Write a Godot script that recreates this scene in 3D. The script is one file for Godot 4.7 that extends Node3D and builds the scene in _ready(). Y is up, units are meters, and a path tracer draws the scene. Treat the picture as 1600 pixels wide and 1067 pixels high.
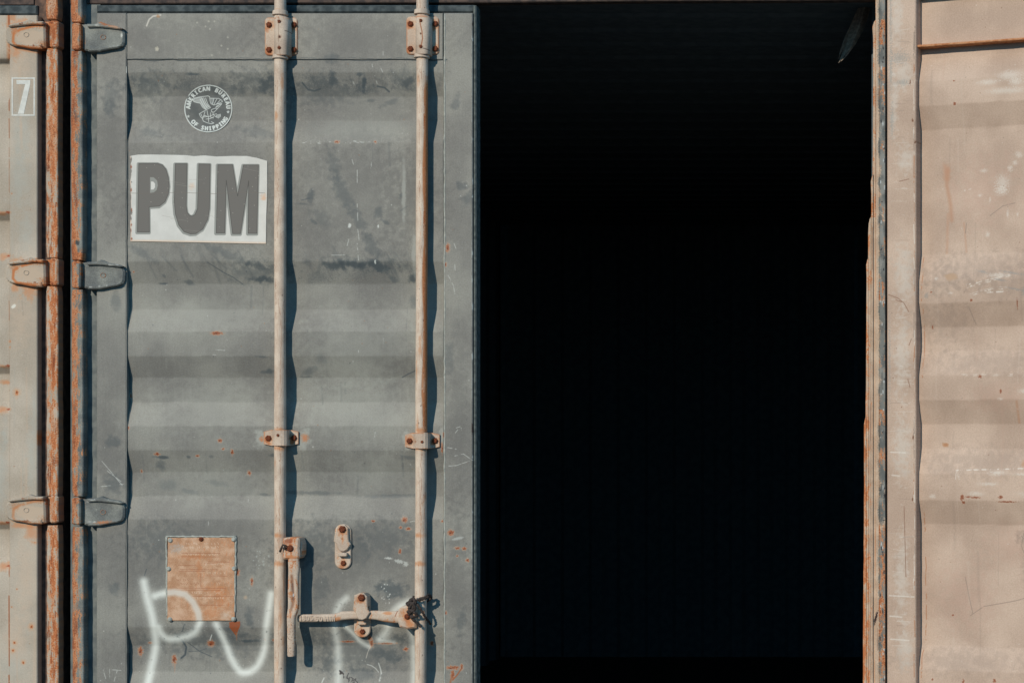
extends Node3D
# Two steel shipping containers seen from the door end: a tan one at the left edge and a grey one with one
# leaf shut and the other swung open.  Sizes on the door plane are laid out on a drawing grid of 540 units
# per metre (x to the right, y downwards); W() turns a grid point at depth z into metres.

const S := 540.0
const GX := 1375.0
const GY := 690.0
const CX := (1375.0 - 800.0) / 540.0
const CY := 1.5
const D := 5.4
const BOTTOM := 1405.0          # grid height of the lower door edge
const OPEN := 0.331             # how far the open leaf has swung past the front plane, radians

var TA: PackedByteArray         # shared noise tables, 512 x 512, seamless
var TB: PackedByteArray
var TC: PackedByteArray
var rng := RandomNumberGenerator.new()
var M := {}


func W(px: float, py: float, z := 0.0) -> Vector3:
	var k := (D - z) / D
	return Vector3(CX + (px - GX) / S * k, CY + (GY - py) / S * k, z)


# ------------------------------------------------------------------ painting of surfaces
class Paint:
	var w: int
	var h: int
	var r: Rect2
	var sc: float
	var d: PackedByteArray
	var A: PackedByteArray
	var B: PackedByteArray
	var C: PackedByteArray

	func _init(rect: Rect2, scale: float, ta: PackedByteArray, tb: PackedByteArray, tc: PackedByteArray) -> void:
		r = rect
		sc = scale
		w = int(round(rect.size.x * scale))
		h = int(round(rect.size.y * scale))
		A = ta
		B = tb
		C = tc
		d = PackedByteArray()
		d.resize(w * h * 3)

	func base(a: Color, b: Color, freq: float, grain: int, sd: int, streak := 0) -> void:
		var n := FastNoiseLite.new()
		n.seed = sd
		n.noise_type = FastNoiseLite.TYPE_SIMPLEX_SMOOTH
		n.frequency = freq / sc
		n.fractal_octaves = 5
		n.fractal_gain = 0.55
		var n1 := n.get_image(w, h, false, false, true).get_data()
		var lr := PackedInt32Array()
		var lg := PackedInt32Array()
		var lb := PackedInt32Array()
		for i in 256:
			var t := smoothstep(0.12, 0.88, i / 255.0)
			var c := a.lerp(b, t)
			lr.append(int(c.r * 255.0))
			lg.append(int(c.g * 255.0))
			lb.append(int(c.b * 255.0))
		var i := 0
		var j := 0
		for y in h:
			var row := (y & 511) << 9
			var row2 := ((y / 24 + 77) & 511) << 9
			var row3 := ((y / 7 + 191) & 511) << 9
			for x in w:
				var v := n1[i]
				var g := ((B[row + (x & 511)] - 128) * grain + (B[row2 + ((x * 2) & 511)] - 128) * streak + (A[row3 + ((x * 3) & 511)] - 128) * streak) >> 8
				d[j] = clampi(lr[v] + g, 0, 255)
				d[j + 1] = clampi(lg[v] + g, 0, 255)
				d[j + 2] = clampi(lb[v] + g, 0, 255)
				i += 1
				j += 3

	func put(j: int, cr: float, cg: float, cb: float, a: float) -> void:
		d[j] = int(d[j] + (cr - d[j]) * a)
		d[j + 1] = int(d[j + 1] + (cg - d[j + 1]) * a)
		d[j + 2] = int(d[j + 2] + (cb - d[j + 2]) * a)

	func blob(x: float, y: float, rx: float, ry: float, col: Color, alpha: float, soft := 0.4, rough := 0.5, rot := 0.0, fine := false) -> void:
		var cx := (x - r.position.x) * sc
		var cy := (y - r.position.y) * sc
		var ax := rx * sc
		var ay := ry * sc
		var e := maxf(ax, ay) * (1.0 + rough * 0.6) + 1.0
		var cr := col.r * 255.0
		var cg := col.g * 255.0
		var cb := col.b * 255.0
		var cs := cos(rot)
		var sn := sin(rot)
		var T := B if fine else A
		for iy in range(maxi(0, int(cy - e)), mini(h, int(cy + e) + 1)):
			for ix in range(maxi(0, int(cx - e)), mini(w, int(cx + e) + 1)):
				var dx := ix - cx
				var dy := iy - cy
				var u := (dx * cs + dy * sn) / ax
				var v := (dy * cs - dx * sn) / ay
				var q := sqrt(u * u + v * v)
				if q > 1.0 + rough:
					continue
				q += (T[((iy & 511) << 9) + (ix & 511)] / 255.0 - 0.5) * 2.0 * rough
				var a := clampf((1.0 - q) / soft, 0.0, 1.0) * alpha
				if a > 0.004:
					put((iy * w + ix) * 3, cr, cg, cb, a)

	func stroke(pts: Array, width: float, col: Color, alpha: float, soft := 0.3, gaps := 0.0, w_end := -1.0) -> void:
		var x0 := 1e9
		var y0 := 1e9
		var x1 := -1e9
		var y1 := -1e9
		var p: Array[Vector2] = []
		for q in pts:
			var v: Vector2 = ((q if q is Vector2 else Vector2(q[0], q[1])) - r.position) * sc
			p.append(v)
			x0 = minf(x0, v.x)
			y0 = minf(y0, v.y)
			x1 = maxf(x1, v.x)
			y1 = maxf(y1, v.y)
		var hw := width * sc * 0.5
		var he := hw if w_end < 0.0 else w_end * sc * 0.5
		var e := maxf(hw, he) + 1.5
		var bx := maxi(0, int(x0 - e))
		var by := maxi(0, int(y0 - e))
		var ex := mini(w, int(x1 + e) + 2)
		var ey := mini(h, int(y1 + e) + 2)
		if ex <= bx or ey <= by:
			return
		var mw := ex - bx
		var mask := PackedFloat32Array()
		mask.resize(mw * (ey - by))
		var n := p.size() - 1
		for s in n:
			var a := p[s]
			var b := p[s + 1]
			var ab := b - a
			var l2 := maxf(ab.length_squared(), 1e-6)
			for iy in range(maxi(by, int(minf(a.y, b.y) - e)), mini(ey, int(maxf(a.y, b.y) + e) + 2)):
				for ix in range(maxi(bx, int(minf(a.x, b.x) - e)), mini(ex, int(maxf(a.x, b.x) + e) + 2)):
					var v := Vector2(ix, iy) - a
					var t := clampf(v.dot(ab) / l2, 0.0, 1.0)
					var hh := maxf(0.6, lerpf(hw, he, (s + t) / n))
					var q := (v - ab * t).length() / hh
					if q < 1.0:
						var c := clampf((1.0 - q) / maxf(soft, 0.6 / hh), 0.0, 1.0)
						var k := (iy - by) * mw + ix - bx
						if c > mask[k]:
							mask[k] = c
		var cr := col.r * 255.0
		var cg := col.g * 255.0
		var cb := col.b * 255.0
		for iy in range(by, ey):
			for ix in range(bx, ex):
				var m := mask[(iy - by) * mw + ix - bx]
				if m > 0.0:
					if gaps > 0.0:
						m *= clampf((A[((iy & 511) << 9) + (ix & 511)] / 255.0 - gaps) * 6.0 + 0.5, 0.0, 1.0)
					put((iy * w + ix) * 3, cr, cg, cb, m * alpha)

	func poly(pts: PackedVector2Array, col: Color, alpha := 1.0, gaps := 0.0) -> void:
		var x0 := 1e9
		var y0 := 1e9
		var x1 := -1e9
		var y1 := -1e9
		for v in pts:
			x0 = minf(x0, v.x)
			y0 = minf(y0, v.y)
			x1 = maxf(x1, v.x)
			y1 = maxf(y1, v.y)
		for iy in range(maxi(0, int((y0 - r.position.y) * sc)), mini(h, int((y1 - r.position.y) * sc) + 2)):
			for ix in range(maxi(0, int((x0 - r.position.x) * sc)), mini(w, int((x1 - r.position.x) * sc) + 2)):
				var hit := 0.0
				for k in 4:
					var q := Vector2((ix + 0.25 + 0.5 * (k & 1)) / sc, (iy + 0.25 + 0.5 * (k >> 1)) / sc) + r.position
					if Geometry2D.is_point_in_polygon(q, pts):
						hit += 0.25
				if hit > 0.0:
					if gaps > 0.0:
						hit *= clampf((B[((iy & 511) << 9) + (ix & 511)] / 255.0 - gaps) * 6.0 + 0.5, 0.0, 1.0)
					put((iy * w + ix) * 3, col.r * 255.0, col.g * 255.0, col.b * 255.0, hit * alpha)

	# flaking rust: thr is how much paint is left on the left (t0) and on the right side (t1) of the area
	func rust(a: Rect2, t0: float, t1: float, off: int, dark := 1.0) -> void:
		var y0 := maxi(0, int((a.position.y - r.position.y) * sc))
		var y1 := mini(h, int((a.end.y - r.position.y) * sc))
		var x0 := maxi(0, int((a.position.x - r.position.x) * sc))
		var x1 := mini(w, int((a.end.x - r.position.x) * sc))
		for iy in range(y0, y1):
			var rowa := ((iy / 2 + off) & 511) << 9
			var rowb := ((iy + off * 3) & 511) << 9
			for ix in range(x0, x1):
				var t := lerpf(t0, t1, float(ix - x0) / maxf(1.0, x1 - x0))
				var na := A[rowa + ((ix * 2 + off) & 511)] / 255.0
				var nb := B[rowb + ((ix + off * 7) & 511)] / 255.0
				var nc := C[rowb + ((ix * 2 + off) & 511)] / 255.0
				var v := na * 0.45 + nb * 0.3 + nc * 0.25
				if v > t:
					var k := clampf((v - t) * 7.0, 0.0, 1.0)
					var e := nb * nb
					var cr := lerpf(216.0, 198.0, k) * lerpf(1.0, 0.45, e * k * dark)
					var cg := lerpf(156.0, 120.0, k) * lerpf(1.0, 0.40, e * k * dark)
					var cb := lerpf(114.0, 74.0, k) * lerpf(1.0, 0.45, e * k * dark)
					put((iy * w + ix) * 3, cr, cg, cb, clampf((v - t) * 30.0, 0.0, 1.0))
				elif v > t - 0.07:
					put((iy * w + ix) * 3, 206.0, 146.0, 108.0, (v - t + 0.07) / 0.07 * 0.55)

	func chip(x: float, y: float, rx: float, ry: float) -> void:
		blob(x, y, rx * 1.35 + 0.7, ry * 1.35 + 0.7, Color8(190, 160, 138), 0.7, 0.45, 0.6, 0.0, true)
		blob(x, y, rx * 1.05, ry * 1.05, Color8(164, 98, 64), 0.9, 0.35, 0.75, 0.0, true)
		blob(x + rx * 0.25, y - ry * 0.2, rx * 0.6, ry * 0.6, Color8(140, 74, 46), 0.85, 0.4, 0.8, 0.0, true)
		blob(x - rx * 0.2, y + ry * 0.2, rx * 0.4, ry * 0.4, Color8(98, 48, 32), 0.85, 0.4, 0.7, 0.0, true)

	func glyphs(txt: String, x: float, y: float, size: float, ang: float, col: Color, alpha: float, font: Font, wide := 1.0) -> void:
		var t := TextMesh.new()
		t.text = txt
		t.font = font
		t.font_size = 64
		t.pixel_size = 1.0
		t.depth = 0.0
		var arr := t.get_mesh_arrays()
		var v: PackedVector3Array = arr[Mesh.ARRAY_VERTEX]
		var idx = arr[Mesh.ARRAY_INDEX]
		var k := size / 46.0
		var cs := cos(ang)
		var sn := sin(ang)
		var p := PackedVector2Array()
		for q in v:
			var a := Vector2(q.x * k * wide, -q.y * k)
			p.append(Vector2(x + a.x * cs - a.y * sn, y + a.x * sn + a.y * cs))
		var n: int = idx.size() if idx != null and idx.size() > 0 else p.size()
		for i in range(0, n, 3):
			var tri := PackedVector2Array()
			for m in 3:
				tri.append(p[idx[i + m]] if idx != null and idx.size() > 0 else p[i + m])
			poly(tri, col, alpha)

	func image() -> Image:
		return Image.create_from_data(w, h, false, Image.FORMAT_RGB8, d)


func canvas(x: float, y: float, x1: float, y1: float, sc := 1.5) -> Paint:
	return Paint.new(Rect2(x, y, x1 - x, y1 - y), minf(sc, 2046.0 / (y1 - y)), TA, TB, TC)


func skin(p: Paint, rough := 0.6, relief := 0.0, spec := 0.35) -> StandardMaterial3D:
	var m := StandardMaterial3D.new()
	var im := p.image()
	m.albedo_texture = ImageTexture.create_from_image(im)
	m.roughness = rough
	m.metallic_specular = spec
	m.texture_repeat = false
	m.cull_mode = BaseMaterial3D.CULL_DISABLED
	if relief > 0.0:
		var g: Image = im.duplicate()
		g.convert(Image.FORMAT_L8)
		m.heightmap_enabled = true
		m.heightmap_texture = ImageTexture.create_from_image(g)
		m.heightmap_scale = relief
	m.set_meta("rect", p.r)
	return m


func plain(c: Color, rough := 0.7, noise_seed := 0, c2 := Color(-1, 0, 0), freq := 0.03) -> StandardMaterial3D:
	var m := StandardMaterial3D.new()
	m.roughness = rough
	m.metallic_specular = 0.3
	m.cull_mode = BaseMaterial3D.CULL_DISABLED
	if c2.r < 0.0:
		m.albedo_color = c
		return m
	var n := FastNoiseLite.new()
	n.seed = noise_seed
	n.frequency = freq
	n.fractal_octaves = 5
	n.fractal_gain = 0.6
	var im := n.get_seamless_image(256, 256)
	var src := im.get_data()
	var out := PackedByteArray()
	out.resize(src.size() * 3)
	for i in src.size():
		var t := c.lerp(c2, smoothstep(0.2, 0.8, src[i] / 255.0))
		out[i * 3] = int(t.r * 255.0)
		out[i * 3 + 1] = int(t.g * 255.0)
		out[i * 3 + 2] = int(t.b * 255.0)
	m.albedo_texture = ImageTexture.create_from_image(Image.create_from_data(256, 256, false, Image.FORMAT_RGB8, out))
	m.uv1_triplanar = true
	m.uv1_world_triplanar = true
	m.uv1_scale = Vector3(2.2, 2.2, 2.2)
	return m


func noise_table(sd: int, f: float, oct: int) -> PackedByteArray:
	var n := FastNoiseLite.new()
	n.seed = sd
	n.noise_type = FastNoiseLite.TYPE_SIMPLEX_SMOOTH
	n.frequency = f
	n.fractal_octaves = oct
	n.fractal_gain = 0.6
	return n.get_seamless_image(512, 512).get_data()


# ------------------------------------------------------------------ shapes
class Shape:
	var st := SurfaceTool.new()
	var rect := Rect2(0, 0, 100, 100)

	func _init() -> void:
		st.begin(Mesh.PRIMITIVE_TRIANGLES)
		st.set_smooth_group(-1)

	func v(p: Vector3, g: Vector2) -> void:
		st.set_uv((g - rect.position) / rect.size)
		st.add_vertex(p)

	func vn(p: Vector3, g: Vector2, n: Vector3) -> void:
		st.set_normal(n)
		st.set_uv((g - rect.position) / rect.size)
		st.add_vertex(p)

	# corners counter-clockwise as seen from outside
	func tri(a: Vector3, b: Vector3, c: Vector3, ga: Vector2, gb: Vector2, gc: Vector2) -> void:
		v(a, ga)
		v(c, gc)
		v(b, gb)

	func quad(a: Vector3, b: Vector3, c: Vector3, e: Vector3, ga: Vector2, gb: Vector2, gc: Vector2, ge: Vector2) -> void:
		tri(a, b, c, ga, gb, gc)
		tri(a, c, e, ga, gc, ge)

	func done(normals := true) -> ArrayMesh:
		if normals:
			st.generate_normals()
		return st.commit()


func put(mesh: Mesh, called: String, mat: Material, parent: Node, label := "") -> MeshInstance3D:
	var o := MeshInstance3D.new()
	o.name = called
	o.mesh = mesh
	o.material_override = mat
	if label:
		o.set_meta("label", label)
	parent.add_child(o, true)
	return o


func rect_of(mat: Material) -> Rect2:
	return mat.get_meta("rect") if mat.has_meta("rect") else Rect2(0, 0, 1000, 1000)


func inset(p: PackedVector2Array, b: float) -> PackedVector2Array:
	var out := PackedVector2Array()
	var n := p.size()
	for i in n:
		var e0 := (p[i] - p[(i + n - 1) % n]).normalized()
		var e1 := (p[(i + 1) % n] - p[i]).normalized()
		var n0 := Vector2(-e0.y, e0.x)
		var n1 := Vector2(-e1.y, e1.x)
		var m := (n0 + n1).normalized()
		out.append(p[i] + m * b / maxf(0.45, m.dot(n0)))
	return out


# a plate with the outline poly (grid units), front face at z1, back at z0, its front edge chamfered
func plate(poly: PackedVector2Array, z1: float, z0: float, bevel: float, mat: Material, local := false, side_x := -1e9) -> ArrayMesh:
	var p := poly.duplicate()
	var area := 0.0
	for i in p.size():
		area += p[i].cross(p[(i + 1) % p.size()])
	if area < 0.0:
		p.reverse()
	var q := inset(p, bevel)
	var s := Shape.new()
	s.rect = rect_of(mat)
	var at := func(g: Vector2, z: float) -> Vector3:
		var o := (Vector3(g.x / S, CY + (GY - g.y) / S, 0.0) if local else W(g.x, g.y, z1))
		o.z = z
		return o
	var idx := Geometry2D.triangulate_polygon(q)
	for i in range(0, idx.size(), 3):
		var a := q[idx[i]]
		var b := q[idx[i + 1]]
		var c := q[idx[i + 2]]
		if (b - a).cross(c - a) > 0.0:
			var t := b
			b = c
			c = t
		s.tri(at.call(a, z1), at.call(b, z1), at.call(c, z1), a, b, c)
	var n := p.size()
	var zb := z1 - bevel / S
	for i in n:
		var j := (i + 1) % n
		if bevel > 0.0:
			s.quad(at.call(q[j], z1), at.call(q[i], z1), at.call(p[i], zb), at.call(p[j], zb), q[j], q[i], p[i], p[j])
		var gi := p[i] if side_x < -1e8 else Vector2(side_x, p[i].y)
		var gj := p[j] if side_x < -1e8 else Vector2(side_x, p[j].y)
		var off := Vector2(0, 0) if side_x < -1e8 else Vector2(4, 0)
		s.quad(at.call(p[j], zb), at.call(p[i], zb), at.call(p[i], z0), at.call(p[j], z0), gj, gi, gi + off, gj + off)
	return s.done()


func rrect(x0: float, y0: float, x1: float, y1: float, r: float, n := 4) -> PackedVector2Array:
	var out := PackedVector2Array()
	var c := [Vector2(x1 - r, y0 + r), Vector2(x1 - r, y1 - r), Vector2(x0 + r, y1 - r), Vector2(x0 + r, y0 + r)]
	for k in 4:
		for i in n + 1:
			var a := -PI / 2 + k * PI / 2 + i * PI / 2 / n
			out.append(c[k] + Vector2(cos(a), sin(a)) * r)
	return out


func box4(x0: float, y0: float, x1: float, y1: float) -> PackedVector2Array:
	return PackedVector2Array([Vector2(x0, y0), Vector2(x1, y0), Vector2(x1, y1), Vector2(x0, y1)])


func ring_poly(x: float, y: float, r: float, n: int, turn := 0.0) -> PackedVector2Array:
	var out := PackedVector2Array()
	for i in n:
		out.append(Vector2(x, y) + Vector2.from_angle(turn + i * TAU / n) * r)
	return out


# plain block in metres
func block(a: Vector3, b: Vector3) -> ArrayMesh:
	var s := Shape.new()
	var p := func(i: int) -> Vector3:
		return Vector3(b.x if i & 1 else a.x, b.y if i & 2 else a.y, b.z if i & 4 else a.z)
	var z := Vector2.ZERO
	for f in [[4, 5, 7, 6], [1, 0, 2, 3], [5, 1, 3, 7], [0, 4, 6, 2], [6, 7, 3, 2], [0, 1, 5, 4]]:
		s.quad(p.call(f[0]), p.call(f[1]), p.call(f[2]), p.call(f[3]), z, Vector2(100, 0), Vector2(100, 100), Vector2(0, 100))
	return s.done()


# turned upright rod: prof is a list of [grid y, grid radius]; the axis runs from xa at the first y to xb at the last
func rod(xa: float, xb: float, z: float, prof: Array, mat: Material, seg := 28) -> ArrayMesh:
	var s := Shape.new()
	s.rect = rect_of(mat)
	var ya: float = prof[0][0]
	var yb: float = prof[-1][0]
	for i in prof.size() - 1:
		var p0 = prof[i]
		var p1 = prof[i + 1]
		var c0 := W(lerpf(xa, xb, (p0[0] - ya) / (yb - ya)), p0[0], z)
		var c1 := W(lerpf(xa, xb, (p1[0] - ya) / (yb - ya)), p1[0], z)
		var slope: float = (p1[1] - p0[1]) / maxf(0.01, absf(p1[0] - p0[0]))
		for k in seg:
			var v: Array = []
			for kk in 2:
				var a := -PI / 2.0 - (k + kk) * TAU / seg      # begins at the back
				var dir := Vector3(cos(a), 0, sin(a))
				var nn := Vector3(dir.x, slope, dir.z).normalized()
				var u := s.rect.position.x + s.rect.size.x * (k + kk) / seg
				v.append([c0 + dir * p0[1] / S, Vector2(u, p0[0]), nn])
				v.append([c1 + dir * p1[1] / S, Vector2(u, p1[0]), nn])
			for t in [[0, 2, 3], [0, 3, 1]]:
				for m in t:
					s.vn(v[m][0], v[m][1], v[m][2])
	return s.done(false)


# tube along points in metres
func tube(pts: Array, radii: Array, seg := 8, flat := 1.0) -> ArrayMesh:
	var s := Shape.new()
	s.st.set_smooth_group(0)
	s.rect = Rect2(0, 0, 1, 1)
	var n := pts.size()
	var up := Vector3(0.2, 0.1, 1).normalized()
	var rings: Array = []
	for i in n:
		var t: Vector3 = (pts[mini(i + 1, n - 1)] - pts[maxi(i - 1, 0)]).normalized()
		var side := t.cross(up).normalized()
		up = side.cross(t).normalized()
		var ring: Array[Vector3] = []
		var rr: float = radii[i] if i < radii.size() else radii[-1]
		for k in seg:
			var a := k * TAU / seg
			ring.append(pts[i] + side * cos(a) * rr + up * sin(a) * rr * flat)
		rings.append(ring)
	for i in n - 1:
		for k in seg:
			var k2 := (k + 1) % seg
			var ua := Vector2(float(k) / seg, i * 0.1)
			s.quad(rings[i][k], rings[i][k2], rings[i + 1][k2], rings[i + 1][k], ua, ua, ua, ua)
	for e in [0, n - 1]:
		var c: Vector3 = pts[e]
		for k in seg:
			if e == 0:
				s.tri(c, rings[e][(k + 1) % seg], rings[e][k], Vector2.ZERO, Vector2.ZERO, Vector2.ZERO)
			else:
				s.tri(c, rings[e][k], rings[e][(k + 1) % seg], Vector2.ZERO, Vector2.ZERO, Vector2.ZERO)
	return s.done()


# bar lofted through sections [gx, gy, z, half width (grid), half thickness (m), groove (m)]; along y or along x
func bar(sec: Array, along_x: bool, mat: Material, power := 3.0) -> ArrayMesh:
	var s := Shape.new()
	s.st.set_smooth_group(0)
	s.rect = rect_of(mat)
	var seg := 24
	var rows: Array = []
	for q in sec:
		var row: Array = []
		for k in seg:
			var a: float = k * TAU / seg
			var c := cos(a)
			var n := sin(a)
			var e := pow(absf(c), power) + pow(absf(n), power)
			var f := pow(e, -1.0 / power)
			var wd: float = c * f * q[3]
			var th: float = n * f * q[4]
			if q.size() > 5 and n > 0.0:
				th -= q[5] * exp(-pow(c * f / 0.45, 2.0)) * n
			var gx: float = q[0] + (0.0 if along_x else wd)
			var gy: float = q[1] - (wd if along_x else 0.0)
			var p := W(gx, gy, q[2] + q[4])
			p.z = q[2] + th
			row.append([p, Vector2(gx, gy)])
		rows.append(row)
	for i in rows.size() - 1:
		for k in seg:
			var k2 := (k + 1) % seg
			var a = rows[i][k]
			var b = rows[i][k2]
			var c = rows[i + 1][k2]
			var e = rows[i + 1][k]
			s.quad(a[0], b[0], c[0], e[0], a[1], b[1], c[1], e[1])
	s.st.set_smooth_group(-1)
	for end in [0, rows.size() - 1]:
		for k in range(1, seg - 1):
			var r0 = rows[end]
			s.tri(r0[0][0], r0[k][0], r0[k + 1][0], r0[0][1], r0[k][1], r0[k + 1][1])
	return s.done()


# pressed sheet: folds is a list of [grid y, z]; rounded folds and slight dents
func pressed(folds: Array, x0: float, x1: float, cols: int, mat: Material, dent: float, sd: int, local := false) -> ArrayMesh:
	var prof: Array = []
	for i in folds.size():
		var y: float = folds[i][0]
		var z: float = folds[i][1]
		if i == 0 or i == folds.size() - 1:
			prof.append([y, z])
			continue
		for t in [-1.8, -0.7, 0.7, 1.8]:
			var o = folds[i - 1] if t < 0.0 else folds[i + 1]
			var k: float = absf(t) / absf(o[0] - y)
			var zz: float = lerpf(z, o[1], k)
			if absf(t) < 1.0:
				var za: float = lerpf(z, folds[i - 1][1], 1.8 / absf(folds[i - 1][0] - y))
				var zb: float = lerpf(z, folds[i + 1][1], 1.8 / absf(folds[i + 1][0] - y))
				zz = lerpf(zz, (za + zb) * 0.5, 0.35)
			prof.append([y + t, zz])
	var full: Array = []
	for i in prof.size() - 1:
		var parts := maxi(1, int((prof[i + 1][0] - prof[i][0]) / 16.0))
		for k in parts:
			full.append([lerpf(prof[i][0], prof[i + 1][0], float(k) / parts), lerpf(prof[i][1], prof[i + 1][1], float(k) / parts)])
	full.append(prof[-1])
	var n := FastNoiseLite.new()
	n.seed = sd
	n.frequency = 0.012
	n.fractal_octaves = 3
	var s := Shape.new()
	s.st.set_smooth_group(0)
	s.rect = rect_of(mat)
	var rows: Array = []
	for q in full:
		var row: Array = []
		for c in cols + 1:
			var gx := lerpf(x0, x1, float(c) / cols)
			var z: float = q[1] - absf(n.get_noise_2d(gx, q[0] * 1.6)) * dent
			var p := Vector3(gx / S, CY + (GY - q[0]) / S, z) if local else W(gx, q[0], 0.0)
			p.z = z
			row.append([p, Vector2(gx, q[0])])
		rows.append(row)
	for i in rows.size() - 1:
		for c in cols:
			var a = rows[i + 1][c]
			var b = rows[i + 1][c + 1]
			var e = rows[i][c + 1]
			var f = rows[i][c]
			s.quad(a[0], b[0], e[0], f[0], a[1], b[1], e[1], f[1])
	return s.done()


# ribbed sheet in metres along an axis: from a, in steps of pitch along dir, extruded by ext, ribs along nrm
func ribbed(a: Vector3, dir: Vector3, length: float, ext: Vector3, nrm: Vector3, pitch: float, depth: float) -> ArrayMesh:
	var s := Shape.new()
	s.rect = Rect2(0, 0, 1, 1)
	var pts: Array = [a]
	var t := 0.0
	while t < length:
		for q in [[0.40, 0.0], [0.52, 1.0], [0.88, 1.0], [1.0, 0.0]]:
			var tt: float = minf(length, t + q[0] * pitch)
			pts.append(a + dir * tt + nrm * depth * q[1])
		t += pitch
	for i in pts.size() - 1:
		var g := Vector2(i, 0)
		s.quad(pts[i], pts[i + 1], pts[i + 1] + ext, pts[i] + ext, g, g, g, g)
	return s.done()


func bolt(x: float, y: float, r: float, z: float, parent: Node, i := 0) -> void:
	var p := ring_poly(x, y, r, 6, 0.3 + i * 0.9)
	put(plate(p, z + r * 0.7 / S, z - 0.006, r * 0.28, M.bolt), "bolt", M.bolt, parent)


func thing(called: String, label: String, category: String) -> Node3D:
	var o := Node3D.new()
	o.name = called
	o.set_meta("label", label)
	o.set_meta("category", category)
	add_child(o, true)
	return o


func part(called: String, parent: Node, label := "") -> Node3D:
	var o := Node3D.new()
	o.name = called
	if label:
		o.set_meta("label", label)
	parent.add_child(o, true)
	return o


func wobble(p: PackedVector2Array, amount: float, step: float, sd: int) -> PackedVector2Array:
	var out := PackedVector2Array()
	var r := RandomNumberGenerator.new()
	r.seed = sd
	for i in p.size():
		var a := p[i]
		var b := p[(i + 1) % p.size()]
		var n := maxi(1, int(a.distance_to(b) / step))
		for k in n:
			out.append(a.lerp(b, float(k) / n) + Vector2(r.randf_range(-1, 1), r.randf_range(-1, 1)) * amount)
	return out


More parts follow.
